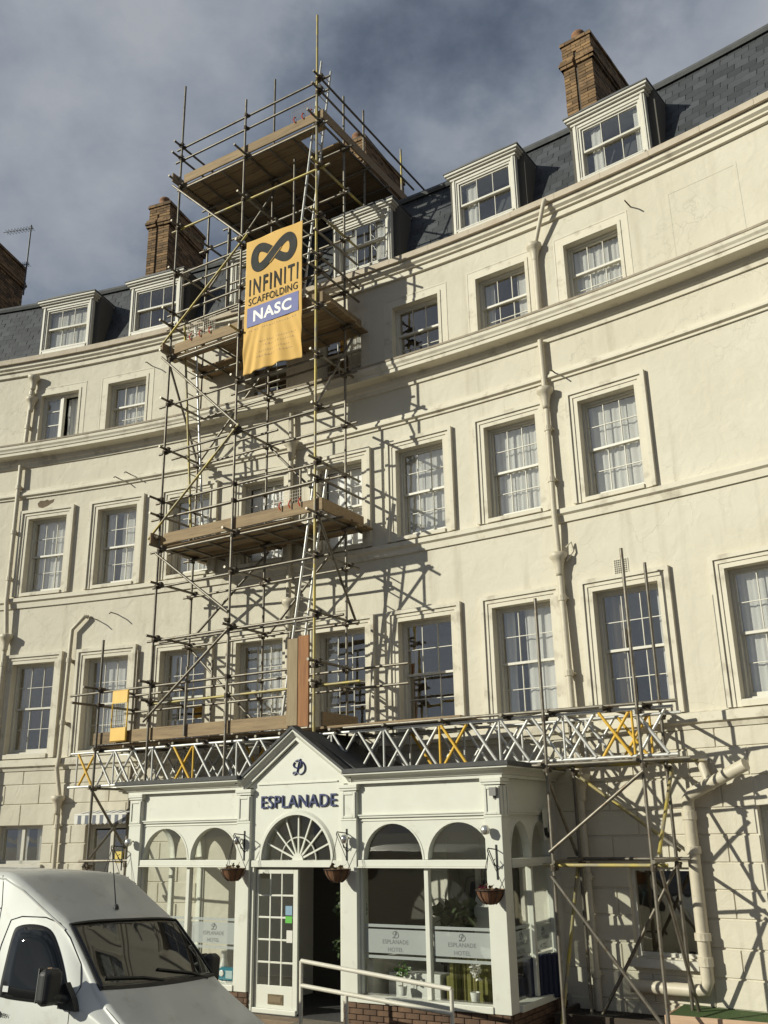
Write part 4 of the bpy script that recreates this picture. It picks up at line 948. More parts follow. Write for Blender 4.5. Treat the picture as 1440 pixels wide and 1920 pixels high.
for i, (q, h, cc, lab) in enumerate(((1.75, .36, (.22,.03,.03), 'dark red binder leaning on the porch sill'), (2.02, .42, (.55,.53,.48), 'white jug with dark face standing beside the teal radio'))):
    o = empty('ornament', lab, 'ornament', PORCH @ Matrix.Translation((q, .3, .555)))
    obj('body', MB().lathe([(.05,0),(.075,.05),(.07,h*.5),(.04,h*.75),(.05,h)], 14) if i else MB().cbox(-.11,.11,-.04,.04,0,h,.008), mat('ornament_paint', cc, .5), o)

# ------------------------------------------------------------------ ramp handrail
RAILM = varied('chipped_cream_rail_paint', (.64,.61,.53), (.57,.53,.43), 9, .5, .1, .004, dirt=((.25,.15,.08), 11, .66, .74))
hr = empty('ramp_handrail', 'cream painted tubular handrail sloping down in front of the door', 'handrail', PORCH)
for za, zb, nm in ((1.09, .88, 'top_rail'), (.79, .61, 'lower_rail')): obj(nm, MB().tube((4.49, -1, za), (6.77, -1, zb), .028, 10), RAILM, hr, autosm=60)
for x, zt in ((4.49, 1.09), (5.22, .735), (6.77, .88)): obj('post', MB().tube((x, -1, .10), (x, -1, zt), .026, 10), RAILM, hr, autosm=60)
ramp = MB().add([(3.9,-1.25,.12),(7.6,-1.25,.12),(7.6,-.06,.12),(3.9,-.06,.12),(3.9,-1.25,.20),(4.6,-1.25,.20),(7.6,-1.25,.145),(7.6,-.06,.145),(4.6,-.06,.20),(3.9,-.06,.20)], [(0,1,6,5,4),(1,2,7,6),(2,3,9,8,7),(3,0,4,9),(4,5,8,9),(5,6,7,8)])
tag(obj('ramp', ramp, varied('concrete_ramp', (.20,.17,.13), (.14,.12,.09), 5, .9, .4, .01), None, PORCH), kind='structure')

# ------------------------------------------------------------------ striped awning over the side door
aw = empty('striped_awning', 'short grey and white striped awning over the side door', 'awning', wall_frame(13.95, 0, 0))
AWW = mat('awning_white', (.72,.70,.64), .8); AWG = mat('awning_grey', (.16,.17,.20), .8)
n = 14; w_ = 1.2; a = MB(); v2 = MB()
for i in range(n):
    x0, x1 = -w_/2+w_*i/n, -w_/2+w_*(i+1)/n; mi = i % 2
    a.add([(x0,-.42,3.13),(x1,-.42,3.13),(x1,-.03,3.20),(x0,-.03,3.20),(x0,-.42,3.11),(x1,-.42,3.11),(x1,-.03,3.18),(x0,-.03,3.18)], [(0,1,2,3),(7,6,5,4),(0,4,5,1)], mi)
    xm = (x0+x1)/2; pts = [(x0,3.11),(x1,3.11),(x1,2.97),(xm,2.94),(x0,2.97)]; v2.prism(pts, -.424, -.416, mi)
obj('canopy', a, [AWW, AWG], aw); obj('valance', v2, [AWW, AWG], aw); obj('front_bar', MB().tube((-w_/2,-.41,3.12), (w_/2,-.41,3.12), .018, 8), AWW, aw)

# ------------------------------------------------------------------ planters beside the porch
GRASS = varied('artificial_turf', (.045,.085,.02), (.07,.11,.03), 30, .9, .8, .02, bscale=90)
PINKW = varied('new_pine_plank', (.52,.36,.24), (.42,.28,.18), 3, .75, .3, .005, stretch=(.8,8,8), perobj=.1)
pr_ = empty('raised_planter', 'raised bed of pale pine planks topped with green turf beside the big soil pipe', 'planter', PORCH)
for r in range(3): obj('plank', MB().cbox(8.75, 12.2, 1.02, 1.06, .10+.115*r, .21+.115*r, .006), PINKW, pr_)
for r in range(3): obj('plank', MB().cbox(8.75, 8.79, 1.065, 1.75, .10+.115*r, .21+.115*r, .006), PINKW, pr_)
obj('turf', MB().add([(8.80,1.07,.43),(12.2,1.07,.43),(12.2,1.6,.45),(11.2,1.55,.46),(10.2,1.68,.46),(9.4,1.76,.46),(8.80,1.80,.46)]+[(8.80,1.07,.1),(12.2,1.07,.1),(12.2,1.6,.1),(11.2,1.55,.1),(10.2,1.68,.1),(9.4,1.76,.1),(8.80,1.80,.1)], [(0,1,2,3,4,5,6)]+[(i,7+i,7+(i+1)%7,(i+1)%7) for i in range(7)]), GRASS, pr_)
dpl = empty('dark_timber_planter', 'low dark stained timber planter under the scaffold legs beside the porch', 'planter', PORCH)
DARKW = varied('dark_stained_timber', (.06,.042,.028), (.035,.026,.018), 4, .8, .3, .005, stretch=(.8,8,8)); SOIL = varied('dark_soil', (.02,.016,.012), (.035,.028,.02), 20, .95, .8, .02)
obj('edge_plank', MB().cbox(7.25, 8.70, .98, 1.03, .10, .36, .008), DARKW, dpl); obj('edge_plank', MB().cbox(7.25, 7.30, 1.035, 1.85, .10, .36, .008), DARKW, dpl); obj('soil', MB().box(7.305, 8.70, 1.035, 1.82, .1, .30), SOIL, dpl)

# ------------------------------------------------------------------ television aerial on the far-left stack
ae = empty('television_aerial', 'thin television aerial on a pole above the far-left chimney', 'aerial', wall_frame(8.40, 0, -2.6))
AEM = mat('dull_aluminium', (.10,.10,.10), .5, .5)
obj('pole', MB().tube((0,0,17.3), (0,0,19.62), .022, 8), AEM, ae)
for z, L in ((19.5, .9), (18.3, .55)):
    b = MB().tube((.08,0,z), (-L,.0,z+.02), .012, 6)
    for i in range(9): x = .05-L*i/9; b.tube((x, -.13, z), (x, .13, z), .006, 5); b.tube((x, 0, z-.08), (x, 0, z+.08), .006, 5)
    obj('array', b, AEM, ae)

# ================================================================== SCAFFOLD
scf = empty('scaffold_tower', 'tall tube and board scaffold tower standing on lattice beams over the porch', 'scaffold', PORCH)
TR = 0.0245
def tube(name, p, q, m_=STEEL, r=TR): return obj(name, MB().tube(p, q, r, 10), m_, scf, autosm=50)
cpm = MB(); cpm.tube((-.042,0,0), (.042,0,0), .037, 8); cpm.tube((0,-.052,-.04), (0,-.052,.04), .037, 8); cpm.box(-.03,.03,-.05,0,-.03,.03); cpm.tube((.03,-.09,.02), (.03,.03,.02), .011, 6); cpm.box(.02,.05,.03,.045,.005,.035)
cpm = cpm.mesh('coupler'); fix_normals(cpm); cpm.materials.append(COUP)
def coupler(a, b, z, rz=0.0): link('coupler', cpm, None, scf, Matrix.Translation((a, b, z)) @ Matrix.Rotation(rz+random.uniform(-.15,.15), 4, 'Z'))
A3 = (-.09, 1.75, 3.63); BF, BR_ = .45, 1.42
for a, zt in zip(A3, (19.07, 17.8, 19.08)): tube('standard', (a, BF, 3.62), (a, BF, zt), YTUBE if a > 3 else STEEL)
for a, zt in zip(A3, (16.3, 19.1, 17.7)): tube('standard', (a, BR_, 3.62), (a, BR_, zt))
tube('standard', (3.63, 2.2, 13.62), (3.63, 2.2, 17.9)); tube('standard', (-.13, 2.2, 13.62), (-.13, 2.2, 16.4)); tube('standard', (3.63, 3.82, 15.78), (3.63, 3.82, 17.97), YTUBE); tube('standard', (-.09, 3.82, 15.78), (-.09, 3.82, 17.9)); tube('standard', (1.75, 3.82, 15.78), (1.75, 3.82, 16.3))
tube('guard_post', (.78, .47, 4.39), (.78, .47, 5.62)); tube('guard_post', (.55, 1.40, 4.39), (.55, 1.40, 5.9)); tube('guard_post', (2.6, 1.40, 8.05), (2.6, 1.40, 9.4))
FZ = [5.02, 5.35, 6.2, 7.23, 7.95, 8.62, 8.95, 10.0, 11.05, 12.08, 12.83, 13.15, 14.08, 15.24, 16.29, 17.07, 17.4]
for z in FZ:
    a0, a1 = -.30+random.uniform(-.1,.1), 3.80+random.uniform(-.08,.15)
    if z in (5.35,): a0 = -2.30
    if z in (5.02,): a0, a1 = -.15, 4.5
    tube('ledger', (a0, BF+.052, z), (a1, BF+.052, z), YTUBE if z in (15.24, 5.02) else STEEL)
    for a in A3: coupler(a, BF+.052, z)
RZ = [5.05, 5.38, 6.2, 7.2, 7.95, 8.65, 9.0, 10.0, 11.05, 12.08, 12.85, 13.45, 14.08, 15.2, 16.29]
for z in RZ:
    a0, a1 = -.28+random.uniform(-.1,.1), (4.9 if z < 5.5 else 3.85+random.uniform(-.1,.1))
    if z in (8.65, 13.45): a1 = 1.95
    tube('ledger', (a0, BR_-.052, z), (a1, BR_-.052, z))
    for a in A3:
        if a < a1: coupler(a, BR_-.052, z, PI)
# transoms run back to the wall; the long ones carry the top deck over the roof
for a in A3:
    da = .052 if a < 3 else .055
    for z, b0, b1 in ((6.25,.2,1.7),(7.28,.22,1.75),(8.0,.12,1.86),(10.05,.25,1.72),(11.1,.2,1.7),(12.13,.1,1.88),(14.13,.2,1.85),(15.29,.2,2.75),(16.345,.05,4.35)):
        yl = (a > 3 and z in (15.29, 14.13)) or (a == 1.75 and z == 12.13)
        tube('transom', (a+da, b0, z), (a+da, b1, z), YTUBE if yl else STEEL); coupler(a+da, BF, z-.01, PI/2); coupler(a+da, BR_, z-.01, PI/2)
for sgn, a in ((-1, -.09), (1, 3.63)):
    aa = a+sgn*.052
    for z, b0, b1 in ((8.67,.2,1.86),(9.0,.15,1.82),(12.88,.15,1.86),(13.2,.2,1.88),(17.12,.2,4.3),(17.45,.25,5.0),(5.08,.25,1.7),(5.42,.2,1.7)):
        if sgn < 0 and z > 17: b1 = 2.4
        tube('guard_rail', (aa, b0, z), (aa, b1, z)); coupler(aa, BF, z, PI/2)
tube('guard_rail', (3.685, .3, 13.72), (3.685, 1.8, 13.72))
for z, a0, a1 in ((6.26, -.4, 3.9), (10.06, -.35, 2.4), (11.11, 1.2, 3.95), (14.14, -.3, 3.9), (8.02, -.3, 3.9)): tube('ledger', (a0, .93, z), (a1, .93, z))
for a, z0, z1 in ((.95, 13.2, 15.2), (2.7, 12.0, 16.2), (2.75, 4.35, 6.1)): tube('standard', (a, .95, z0), (a, .95, z1))
# deck bearers
for zz, bs in ((7.975, 1.85), (12.105, 1.85), (16.315, 4.25), (4.30, 1.6)):
    for a in (.45, 1.05, 2.35, 2.95): tube('bearer', (a, .53, zz-.01), (a, bs, zz-.01))
tube('bearer', (-.3, 2.9, 16.27), (3.85, 2.9, 16.27)); tube('bearer', (-.3, 3.75, 16.27), (3.85, 3.75, 16.27)); tube('bearer', (-.3, 2.15, 16.27), (3.85, 2.15, 16.27))
# bracing
for p, q, m_ in (((-.33,8.21),(1.88,10.12),YTUBE),((-.27,12.15),(1.88,10.08),STEEL),((-.32,12.41),(1.94,14.3),YTUBE),((-.26,16.4),(1.84,14.28),STEEL),((-.10,7.88),(1.76,6.50),STEEL),((-.18,4.70),(1.78,6.18),STEEL)):
    tube('brace', (p[0], BF-.055, p[1]), (q[0], BF-.055, q[1]), m_)
for p, q in (((-.12,10.1),(1.75,11.9)),((-.15,6.22),(1.78,4.45)),((-.05,6.4),(1.80,7.85)),((-.1,14.2),(1.80,16.15)),((1.80,10.0),(3.60,8.1)),((1.8,6.2),(3.6,7.9)),((1.8,14.1),(3.6,12.2))):
    tube('brace', (p[0], BR_+.055, p[1]), (q[0], BR_+.055, q[1]))
tube('brace', (-.16, .42, 12.2), (-.16, 1.5, 10.1)); tube('brace', (3.70, .42, 10.1), (3.70, 1.6, 11.95)); tube('brace', (3.70, .42, 8.0), (3.70, 1.6, 6.3))
for z in (8.21, 12.15, 10.1, 14.29, 6.35, 4.8): coupler(-.09 if z in (8.21, 12.15, 4.8) else 1.75, BF-.05, z, PI)
# boards
def board(name, x0, x1, y0, y1, z0, z1, m_=WOOD): return obj(name, MB().cbox(x0, x1, y0, y1, z0, z1, .006), m_, scf)
for i in range(6):
    b0 = .545+.23*i
    board('deck_board', -.22+random.uniform(-.05,.05), (3.02 if i in (0,1) else 3.86+random.uniform(-.06,.06)), b0, b0+.222, 8.028, 8.066)
    board('deck_board', (1.02 if i in (1,2) else -.22+random.uniform(-.05,.05)), 3.86+random.uniform(-.06,.06), b0, b0+.222, 12.158, 12.196)
for i in range(16):
    b0 = .545+.23*i
    board('deck_board', -.22+random.uniform(-.06,.06), (2.98 if i in (1,2) else 3.66+random.uniform(-.04,.02)), b0, b0+.222, 16.372, 16.41)
for i in range(4):
    b0 = .60+.23*i
    board('deck_board', -1.62, 2.28, b0, b0+.222, 4.328, 4.366); board('deck_board', 2.29, 6.20+random.uniform(-.1,.1), b0, b0+.222, 4.328, 4.366)
TOE = ((-.02, 3.76, 8.07), (-.02, 3.76, 12.2), (-.02, 3.76, 16.415))
for a0, a1, z in TOE:
    board('toe_board', a0, 1.70, .487, .525, z, z+.225); board('toe_board', 1.71, a1, .487, .525, z, z+.225)
    bl = 1.84 if z < 16 else 4.25
    board('toe_board', 3.715, 3.753, .53, bl, z, z+.225); board('toe_board', -.20, -.162, .30, bl, z, z+.225)
board('toe_board', -.62, 3.06, .50, .538, 4.37, 4.595); board('toe_board', -1.60, -.64, .52, .558, 4.37, 4.59); board('toe_board', 3.70, 3.738, .54, 1.6, 4.37, 4.60)
obj('ladder_guard_board', MB().cbox(3.075, 3.295, .44, .478, 4.40, 5.85, .006), varied('pale_upright_board', (.34,.265,.16), (.25,.185,.11), 3, .85, .4, .006, stretch=(9,9,.7)), scf)
obj('ladder_guard_board', MB().cbox(3.305, 3.525, .44, .478, 4.37, 5.88, .006), WOODR, scf)
# lattice beams
def lattice(b, a_end, yellow, name='lattice_beam'):
    bm_ = MB(); bm_.tube((-2.22, b, 4.24), (a_end, b, 4.24), .0245, 10); o = obj(name, bm_, ALU, scf, autosm=50)
    obj('bottom_chord', MB().tube((-2.24, b, 3.62), (a_end, b, 3.62), .0245, 10), ALU, o, autosm=50)
    k = -7
    while 4.89+.99*k < a_end:
        a = 4.89+.99*k
        obj('upright', MB().tube((a, b, 3.645), (a, b, 4.216), .018, 8), YEL if any(abs(a-y) < .15 for y in yellow[1]) else ALU, o, autosm=50)
        for h in (0, 1):
            x0, x1 = a+.04+.495*h, a+.455+.495*h
            if x1 > a_end: continue
            m_ = YEL if any(abs(x0-y) < .3 for y in yellow[0]) else ALU
            obj('strut', MB().tube((x0, b-.016, 4.225), (x1, b-.016, 3.635), .0225, 8), m_, o, autosm=50); obj('strut', MB().tube((x1, b+.024, 4.225), (x0, b+.030, 3.635), .0225, 8), m_, o, autosm=50)
        k += 1
lattice(.57, 9.42, ((5.93, 8.37, .47, -2.0), (5.88, 8.85, -1.75, .99)))
lattice(1.38, 9.30, ((8.37, 1.4, 4.9), (8.85,)))
for a in (-1.4, -.6, .3, 1.2, 2.1, 3.0, 4.0, 5.0, 6.0, 7.0, 7.7, 8.5, 9.05):
    tube('transom', (a, .35, 4.285), (a, 1.62, 4.285)); coupler(a, .57, 4.26, PI/2)
for a in (-1.45, .9, 2.7, 5.4, 7.55, 8.9): tube('transom', (a, .35, 3.575), (a, 1.60, 3.575)); coupler(a, .57, 3.6, PI/2)
tube('ledger', (4.2, .47, 4.30), (9.5, .47, 4.30)); tube('ledger', (7.4, .46, 3.56), (9.6, .46, 3.56)); tube('ledger', (7.2, 1.48, 3.58), (9.6, 1.48, 3.58), YTUBE)
for a0, a1, b0, b1 in ((4.6,6.2,.5,1.4),(6.3,7.7,1.4,.5),(7.5,9.0,.5,1.4)): tube('plan_brace', (a0, b0, 4.31), (a1, b1, 4.31))
# legs at the right-hand end
LEGS = ((7.62,.45,.12,5.93),(8.97,.45,.12,6.47),(7.62,1.45,.12,4.4),(9.0,1.45,.12,6.48))
for a, b, z0, z1 in LEGS:
    tube('standard', (a, b, z0), (a, b, z1)); obj('base_plate', MB().box(a-.08, a+.08, b-.08, b+.08, z0-.02, z0), COUP, scf)
    for z in (2.22, 3.5, 4.2): coupler(a, b+.05, z)
tube('ledger', (7.45,.505,2.25), (9.15,.505,2.25), YTUBE); tube('ledger', (7.45,1.40,2.30), (9.2,1.40,2.30)); tube('transom', (7.68,.3,2.30), (7.68,1.6,2.30)); tube('transom', (9.03,.3,2.30), (9.03,1.6,2.30))
for p, q, m_ in (((7.60,.39,2.42),(8.99,.39,3.42),STEEL),((7.60,.39,2.12),(9.02,.39,.30),STEEL),((7.75,1.51,.3),(9.0,1.51,2.25),STEEL),((7.6,1.51,3.5),(9.05,1.51,2.40),YTUBE),((9.08,.42,2.2),(9.10,1.5,.25),STEEL),((9.08,.42,2.4),(9.06,1.5,3.5),YTUBE),((7.56,.5,.3),(7.56,1.5,2.2),YTUBE),((7.56,.5,3.5),(7.56,1.5,2.35),STEEL)): tube('brace', p, q, m_)
# legs and guard rails at the left-hand end
for a, b, z0, z1 in ((-1.43,.45,.12,6.36),(-1.47,1.42,.12,6.3)):
    tube('standard', (a, b, z0), (a, b, z1))
    for z in (3.56, 4.28, 5.1, 5.4, 2.2): coupler(a, b+.05, z)
for p, q in (((-1.47,.40,3.62),(-1.50,1.5,2.40)),((-1.44,1.48,3.3),(-1.46,.38,2.2)),((-1.50,.1,5.42),(-1.50,1.75,5.42)),((-1.50,-.15,5.10),(-1.50,1.6,5.10)),((-1.6,.40,2.3),(-.0,.40,2.32)),((-1.75,1.37,5.38),(-.2,1.37,5.38)),((-1.7,1.37,5.05),(-.2,1.37,5.05)),((-1.7,1.37,3.56),(-.1,1.37,3.56))): tube('brace' if abs(p[2]-q[2]) > .5 else 'guard_rail', p, q)

# ------------------------------------------------------------------ ladders
def ladder(label, f, z0, z1, b1, m_, m2=None):
    o = empty('ladder', label, 'ladder', PORCH, 'pole ladders in the scaffold')
    for i, b in enumerate((b1, b1+.34)): obj('stile', MB().tube((f(z0), b, z0), (f(z1), b, z1), .024, 8), m2 if (m2 and i == 0) else m_, o, autosm=50)
    n = int((z1-z0)/.26)
    for i in range(n):
        z = z0+.15+.26*i; obj('rung', MB().tube((f(z), b1, z), (f(z), b1+.34, z), .013, 7), m_, o, autosm=50)
LADM = varied('silver_ladder', (.60,.59,.56), (.45,.44,.41), 9, .4, .1, .003, metal=.5, dirt=((.12,.10,.08), 8, .62, .72))
ladder('silver ladder rising behind the upright planks to the second deck', lambda z: 2.83+(z-4.45)*.154, 4.40, 9.0, .62, LADM)
ladder('silver ladder poking out above the top deck beside the corner pole', lambda z: 3.35+(z-16.41)*.127, 12.22, 18.1, .70, LADM)
ladder('ladder with yellow stile on the left side between the middle decks', lambda z: .09+(12.18-z)*.10, 8.08, 13.1, .72, LADM, YTUBE)

# ------------------------------------------------------------------ access gate and brick guards
gt = empty('scaffold_gate', 'yellow scaffold access gate with two solid plates at the left end of the lowest deck', 'gate', PORCH @ Matrix.Translation((-1.03, .43, 4.40)))
gf = MB(); gf.tube((0,0,0), (0,0,.92), .014, 8); gf.tube((.40,0,0), (.40,0,.92), .014, 8); gf.tube((0,0,.92), (.40,0,.92), .014, 8); gf.tube((0,0,0), (.40,0,0), .014, 8); obj('frame', gf, YEL, gt)
YPL = varied('yellow_gate_plate', (.78,.50,.10), (.70,.42,.08), 6, .5, .05, .003)
for z0, z1 in ((.0, .24), (.69, .92)): obj('plate', MB().cbox(.0, .40, -.022, -.015, z0, z1, .003), YPL, gt)
gwm = MB()
for i in range(7): gwm.tube((.05+.05*i, 0, .24), (.05+.05*i, 0, .69), .003, 5)
for i in range(5): gwm.tube((0, .004, .29+.085*i), (.4, .004, .29+.085*i), .003, 5)
tag(obj('mesh', gwm, STEEL, gt), kind='stuff')
def brick_guard(a, b, z, w, h, label, rx=0.0):
    o = empty('brick_guard', label, 'guard', PORCH @ Matrix.Translation((a, b, z)) @ Matrix.Rotation(rx, 4, 'X'), 'wire brick guards on the decks')
    m = MB(); n = int(w/.05); k = int(h/.05)
    for i in range(n+1): m.tube((w*i/n, 0, 0), (w*i/n, 0, h), .0028, 4)
    for j in range(k+1): m.tube((0, 0, h*j/k), (w, 0, h*j/k), .0028, 4)
    tag(obj('mesh', m, STEEL, o), kind='stuff')
    for i in range(3):
        x = w*(.15+.35*i); obj('hook', MB().path([(x, .01, .14), (x+.01, -.04, .10), (x, -.055, .03), (x+.02, -.03, -.03)], .013, 6), REDP, o)
brick_guard(.32, .50, 12.40, .75, .42, 'wire brick guard with red hooks at the left of the third deck')
brick_guard(2.75, .49, 8.24, .62, .30, 'wire brick guard with red hooks on the second deck by the corner pole')
brick_guard(2.95, .50, 16.63, .60, .35, 'wire brick guard with red hooks on the top deck')

# ------------------------------------------------------------------ advertising banner
ban = empty('scaffold_banner', 'tall orange banner with a black infinity loop and blue strip tied to the scaffold', 'banner', PORCH @ Matrix.Translation((1.98, .345, 11.08)))
BW, BH = 1.40, 2.97
def bdisp(u, v):                                             # v from the bottom
    low = max(0, min(1, (.36-v)/.30)); x = u-.5
    ph = x/(.30+.9*(.40-v) if v < .40 else .30)
    return .004*math.sin(9*u+5*v)+0.022*low*math.sin(9*ph+.8+1.5*math.sin(3*v+2*u))+.014*low*math.sin(21*ph+2*v+2*math.sin(5*u))+.006*low*math.sin(7*u+11*v)+.003*low*math.sin(47*u*(.6+v)+9*v)+.002*math.sin(40*v)
bb = MB(); nx, nz = 70, 90; vs = []
for j in range(nz+1):
    for i in range(nx+1):
        u, v = i/nx, j/nz; sag = -.02*math.sin(PI*u*3)*(1 if j == nz else 0)
        vs.append((u*BW + .015*math.sin(6*v)*(u-.5), bdisp(u, v), v*BH + .03*(1-v)*math.sin(PI*u)*1.0 + sag*.5))
bb.add(vs, [(j*(nx+1)+i, j*(nx+1)+i+1, (j+1)*(nx+1)+i+1, (j+1)*(nx+1)+i) for j in range(nz) for i in range(nx)])
BANM = varied('orange_pvc_sheet', (.70,.45,.15), (.64,.40,.12), 2.5, .75, .12, .01, spec=.2)
cl = obj('sheet', bb, BANM, ban, smooth=True)
sm_ = cl.modifiers.new('thickness', 'SOLIDIFY'); sm_.thickness = .002
BLK = varied('charcoal_print', (.040,.040,.038), (.058,.057,.054), 6, .8, 0, spec=.15); BLU = varied('blue_print', (.075,.085,.27), (.10,.11,.31), 6, .6, 0); WHT = mat('white_print', (.80,.79,.75), .6); FADE = mat('faded_print', (.40,.22,.06), .6)
YF = -.012
# the loop: a broad ribbon following a figure of eight, with thin slits where one strand passes over the other
def eight(t): return Vector((.49*math.cos(t), 0, .205*math.sin(2*t)))
def ribbon(ts, o0, o1, y=None):
    b = MB(); vs = []
    for t in ts:
        p = eight(t); d = (eight(t+.01)-eight(t-.01)).normalized(); nn = Vector((-d.z, 0, d.x)); yy = -.002*(1+math.sin(t)) if y is None else y
        for q in (p+nn*o0, p+nn*o1): vs.append((q.x, yy, q.z))
    b.add(vs, [(2*i, 2*i+1, 2*i+3, 2*i+2) for i in range(len(ts)-1)]); return b
LP = Matrix.Translation((.70, YF, 2.50)) @ Matrix.Diagonal((.98, 1, 1.10, 1))
obj('infinity_loop', ribbon([2*PI*i/120 for i in range(121)], .088, -.088), BLK, ban, LP)
for sg in (-1, 1): obj('infinity_slit', ribbon([PI/2-.30+.60*i/14 for i in range(15)], sg*.089, sg*.101, -.005), BANM, ban, LP)
def btext(name, s__, cap, x, z, wid, m_, y=YF, off=0.0, shear=0.0, space=1.08):
    me = text_mesh(s__, 1.0, .0008, off, space=space); xs = [v.co.x for v in me.vertices]; ys = [v.co.y for v in me.vertices]
    w0, h0 = max(xs)-min(xs), max(ys)-min(ys); sx, sy = wid/w0, cap/h0; cx = (max(xs)+min(xs))/2; y0 = min(ys)
    for v in me.vertices: v.co.x = (v.co.x-cx)*sx + shear*(v.co.y-y0)*sy; v.co.y = (v.co.y-y0)*sy
    return link(name, me, m_, ban, Matrix.Translation((x, y, z)) @ UP)
btext('banner_lettering', 'INFINITI', .37, .71, 1.69, 1.20, BLK, off=.016, space=1.28)
btext('banner_lettering', 'SCAFFOLDING', .155, .70, 1.475, 1.20, BLK)
obj('blue_strip', MB().box(.075, 1.325, YF-.001, YF+.001, 1.00, 1.42), BLU, ban)
btext('banner_lettering', 'NASC', .25, .70, 1.085, .93, WHT, y=YF-.004, off=.03)
rnd_ = random.Random(4)
fp = MB()
for zz, x0, x1 in ((.90, .12, 1.28), (.60, .35, 1.25), (.50, .50, 1.22), (.38, .28, 1.10), (.28, .30, 1.20)):
    x = x0
    while x < x1:
        w2 = rnd_.uniform(.02, .05); yy = bdisp(x/BW, zz/BH)-.0035; hh = rnd_.uniform(.02, .04)
        fp.box(x, x+w2*.4, yy-.0004, yy, zz, zz+hh); fp.box(x, x+w2, yy-.0004, yy, zz, zz+.007); x += w2+.022
tag(obj('faded_small_print', fp, FADE, ban), kind='stuff')
for u in (.02, .5, .98):
    obj('tie', MB().tube((u*BW, -.005, BH-.02), (u*BW+.02, .10, BH+.02), .006, 5), mat('cable_tie', (.05,.05,.05), .5) if 'cable_tie' not in bpy.data.materials else bpy.data.materials['cable_tie'], ban)

# ================================================================== VAN
VZ, VROLL, VPITCH = -.02, -.055, -.015
vph = .48
fw = Vector((math.cos(vph), -math.sin(vph), VPITCH)).normalized(); lf = Vector((math.sin(vph), math.cos(vph), VROLL)); lf = (lf-fw*lf.dot(fw)).normalized(); uv = fw.cross(lf)
VM = Matrix((fw, lf, uv)).transposed().to_4x4(); VM.translation = Vector((-1.29, 9.68, VZ))
van = empty('white_van', 'white high-roof panel van parked in front of the porch, front turned right', 'van', VM)
def paint_mat():
    m = varied('white_van_paint', (.58,.58,.54), (.54,.54,.50), 2, .42, 0, dirt=((.40,.385,.33), 4, .56, .85)); P(m).inputs['Coat Weight'].default_value = .35; P(m).inputs['Coat Roughness'].default_value = .06; return m
VP = paint_mat(); VBLK = mat('black_van_plastic', (.014,.014,.014), .55); 
def vglass():
    m = mat('tinted_van_glass', (.008,.009,.009), .03, 0, .6); return m
VG = vglass()
# stations: x (0 = nose), half width at belt, top z, half width at the top, bottom z, crown, belt z
ST = [(.00,.72,.62,.64,.30,.01,.55),(-.05,.86,.72,.80,.26,.02,.64),(-.14,.92,.80,.87,.24,.03,.71),(-.35,.955,.90,.90,.24,.035,.81),(-.55,.965,1.005,.91,.24,.035,.91),(-.80,.97,1.145,.91,.24,.035,1.04),(-1.08,.975,1.315,.88,.24,.03,1.18),
      (-1.24,.98,1.48,.86,.24,.026,1.22),(-1.40,.98,1.645,.84,.24,.022,1.24),(-1.66,.985,1.895,.81,.24,.022,1.25),(-1.74,.985,1.945,.81,.24,.024,1.25),(-2.0,.985,2.085,.825,.24,.026,1.26),(-2.25,.985,2.225,.84,.24,.028,1.26),(-2.42,.985,2.32,.855,.24,.03,1.26),(-2.52,.985,2.35,.86,.24,.03,1.26),(-2.62,.985,2.36,.86,.24,.03,1.26),(-2.9,.985,2.365,.86,.24,.03,1.26),(-4.2,.985,2.37,.86,.24,.03,1.26),(-5.1,.98,2.365,.86,.24,.03,1.26),(-5.22,.95,2.29,.79,.26,.03,1.26)]
def station(x):
    if x >= ST[0][0]: return ST[0]
    for a, b in zip(ST[:-1], ST[1:]):
        if b[0] <= x <= a[0]:
            t = (a[0]-x)/(a[0]-b[0]); return tuple(p+(q-p)*t for p, q in zip(a, b))
    return ST[-1]
NR = 34
def ring_half(x):
    _, w, zt, wt, zb, cr, belt = station(x); pts = [(0, zb), (w*.8, zb), (w*.95, zb+.05), (w, zb+.18)]
    for k in range(1, 7): pts.append((w*(1+.008*math.sin(PI*k/6)), zb+.18+(belt-zb-.18)*k/6))
    r = min(.09, (zt-belt)*.5); zs = zt-r
    for k in range(1, 9): t = k/8; pts.append((w+(wt-w)*(t**1.25), belt+(zs-belt)*t))
    for k in range(1, 7): t = PI/2*k/6; pts.append((wt-r*.9*(1-math.cos(t)), zs+r*math.sin(t)))
    xe = pts[-1][0]
    for k in range(1, 6): t = k/5; pts.append((xe*(1-t), zt+cr*(1-(1-t)**2)))
    return pts
def surf(x, t):                                              # t in ring-index units
    p = ring_half(x); i = max(0, min(len(p)-2, int(t))); f = t-i
    return Vector((x, p[i][0]+(p[i+1][0]-p[i][0])*f, p[i][1]+(p[i+1][1]-p[i][1])*f))
NP = len(ring_half(-1)); body = MB(); vs = []
for s__ in ST:
    h = ring_half(s__[0]); full = [(-y, z) for y, z in h] + [(y, z) for y, z in reversed(h[1:-1])]
    vs += [(s__[0], y, z) for y, z in full]
n = 2*NP-2; fs = [(j*n+i, j*n+(i+1)%n, j*n+n+(i+1)%n, j*n+n+i) for j in range(len(ST)-1) for i in range(n)]; fs += [tuple(range(n)), tuple(range(len(ST)*n-1, (len(ST)-1)*n-1, -1))]
body.add(vs, fs); vb = obj('body', body, VP, van, autosm=38)
sub = vb.modifiers.new('smooth', 'SUBSURF'); sub.levels = 1; sub.render_levels = 1
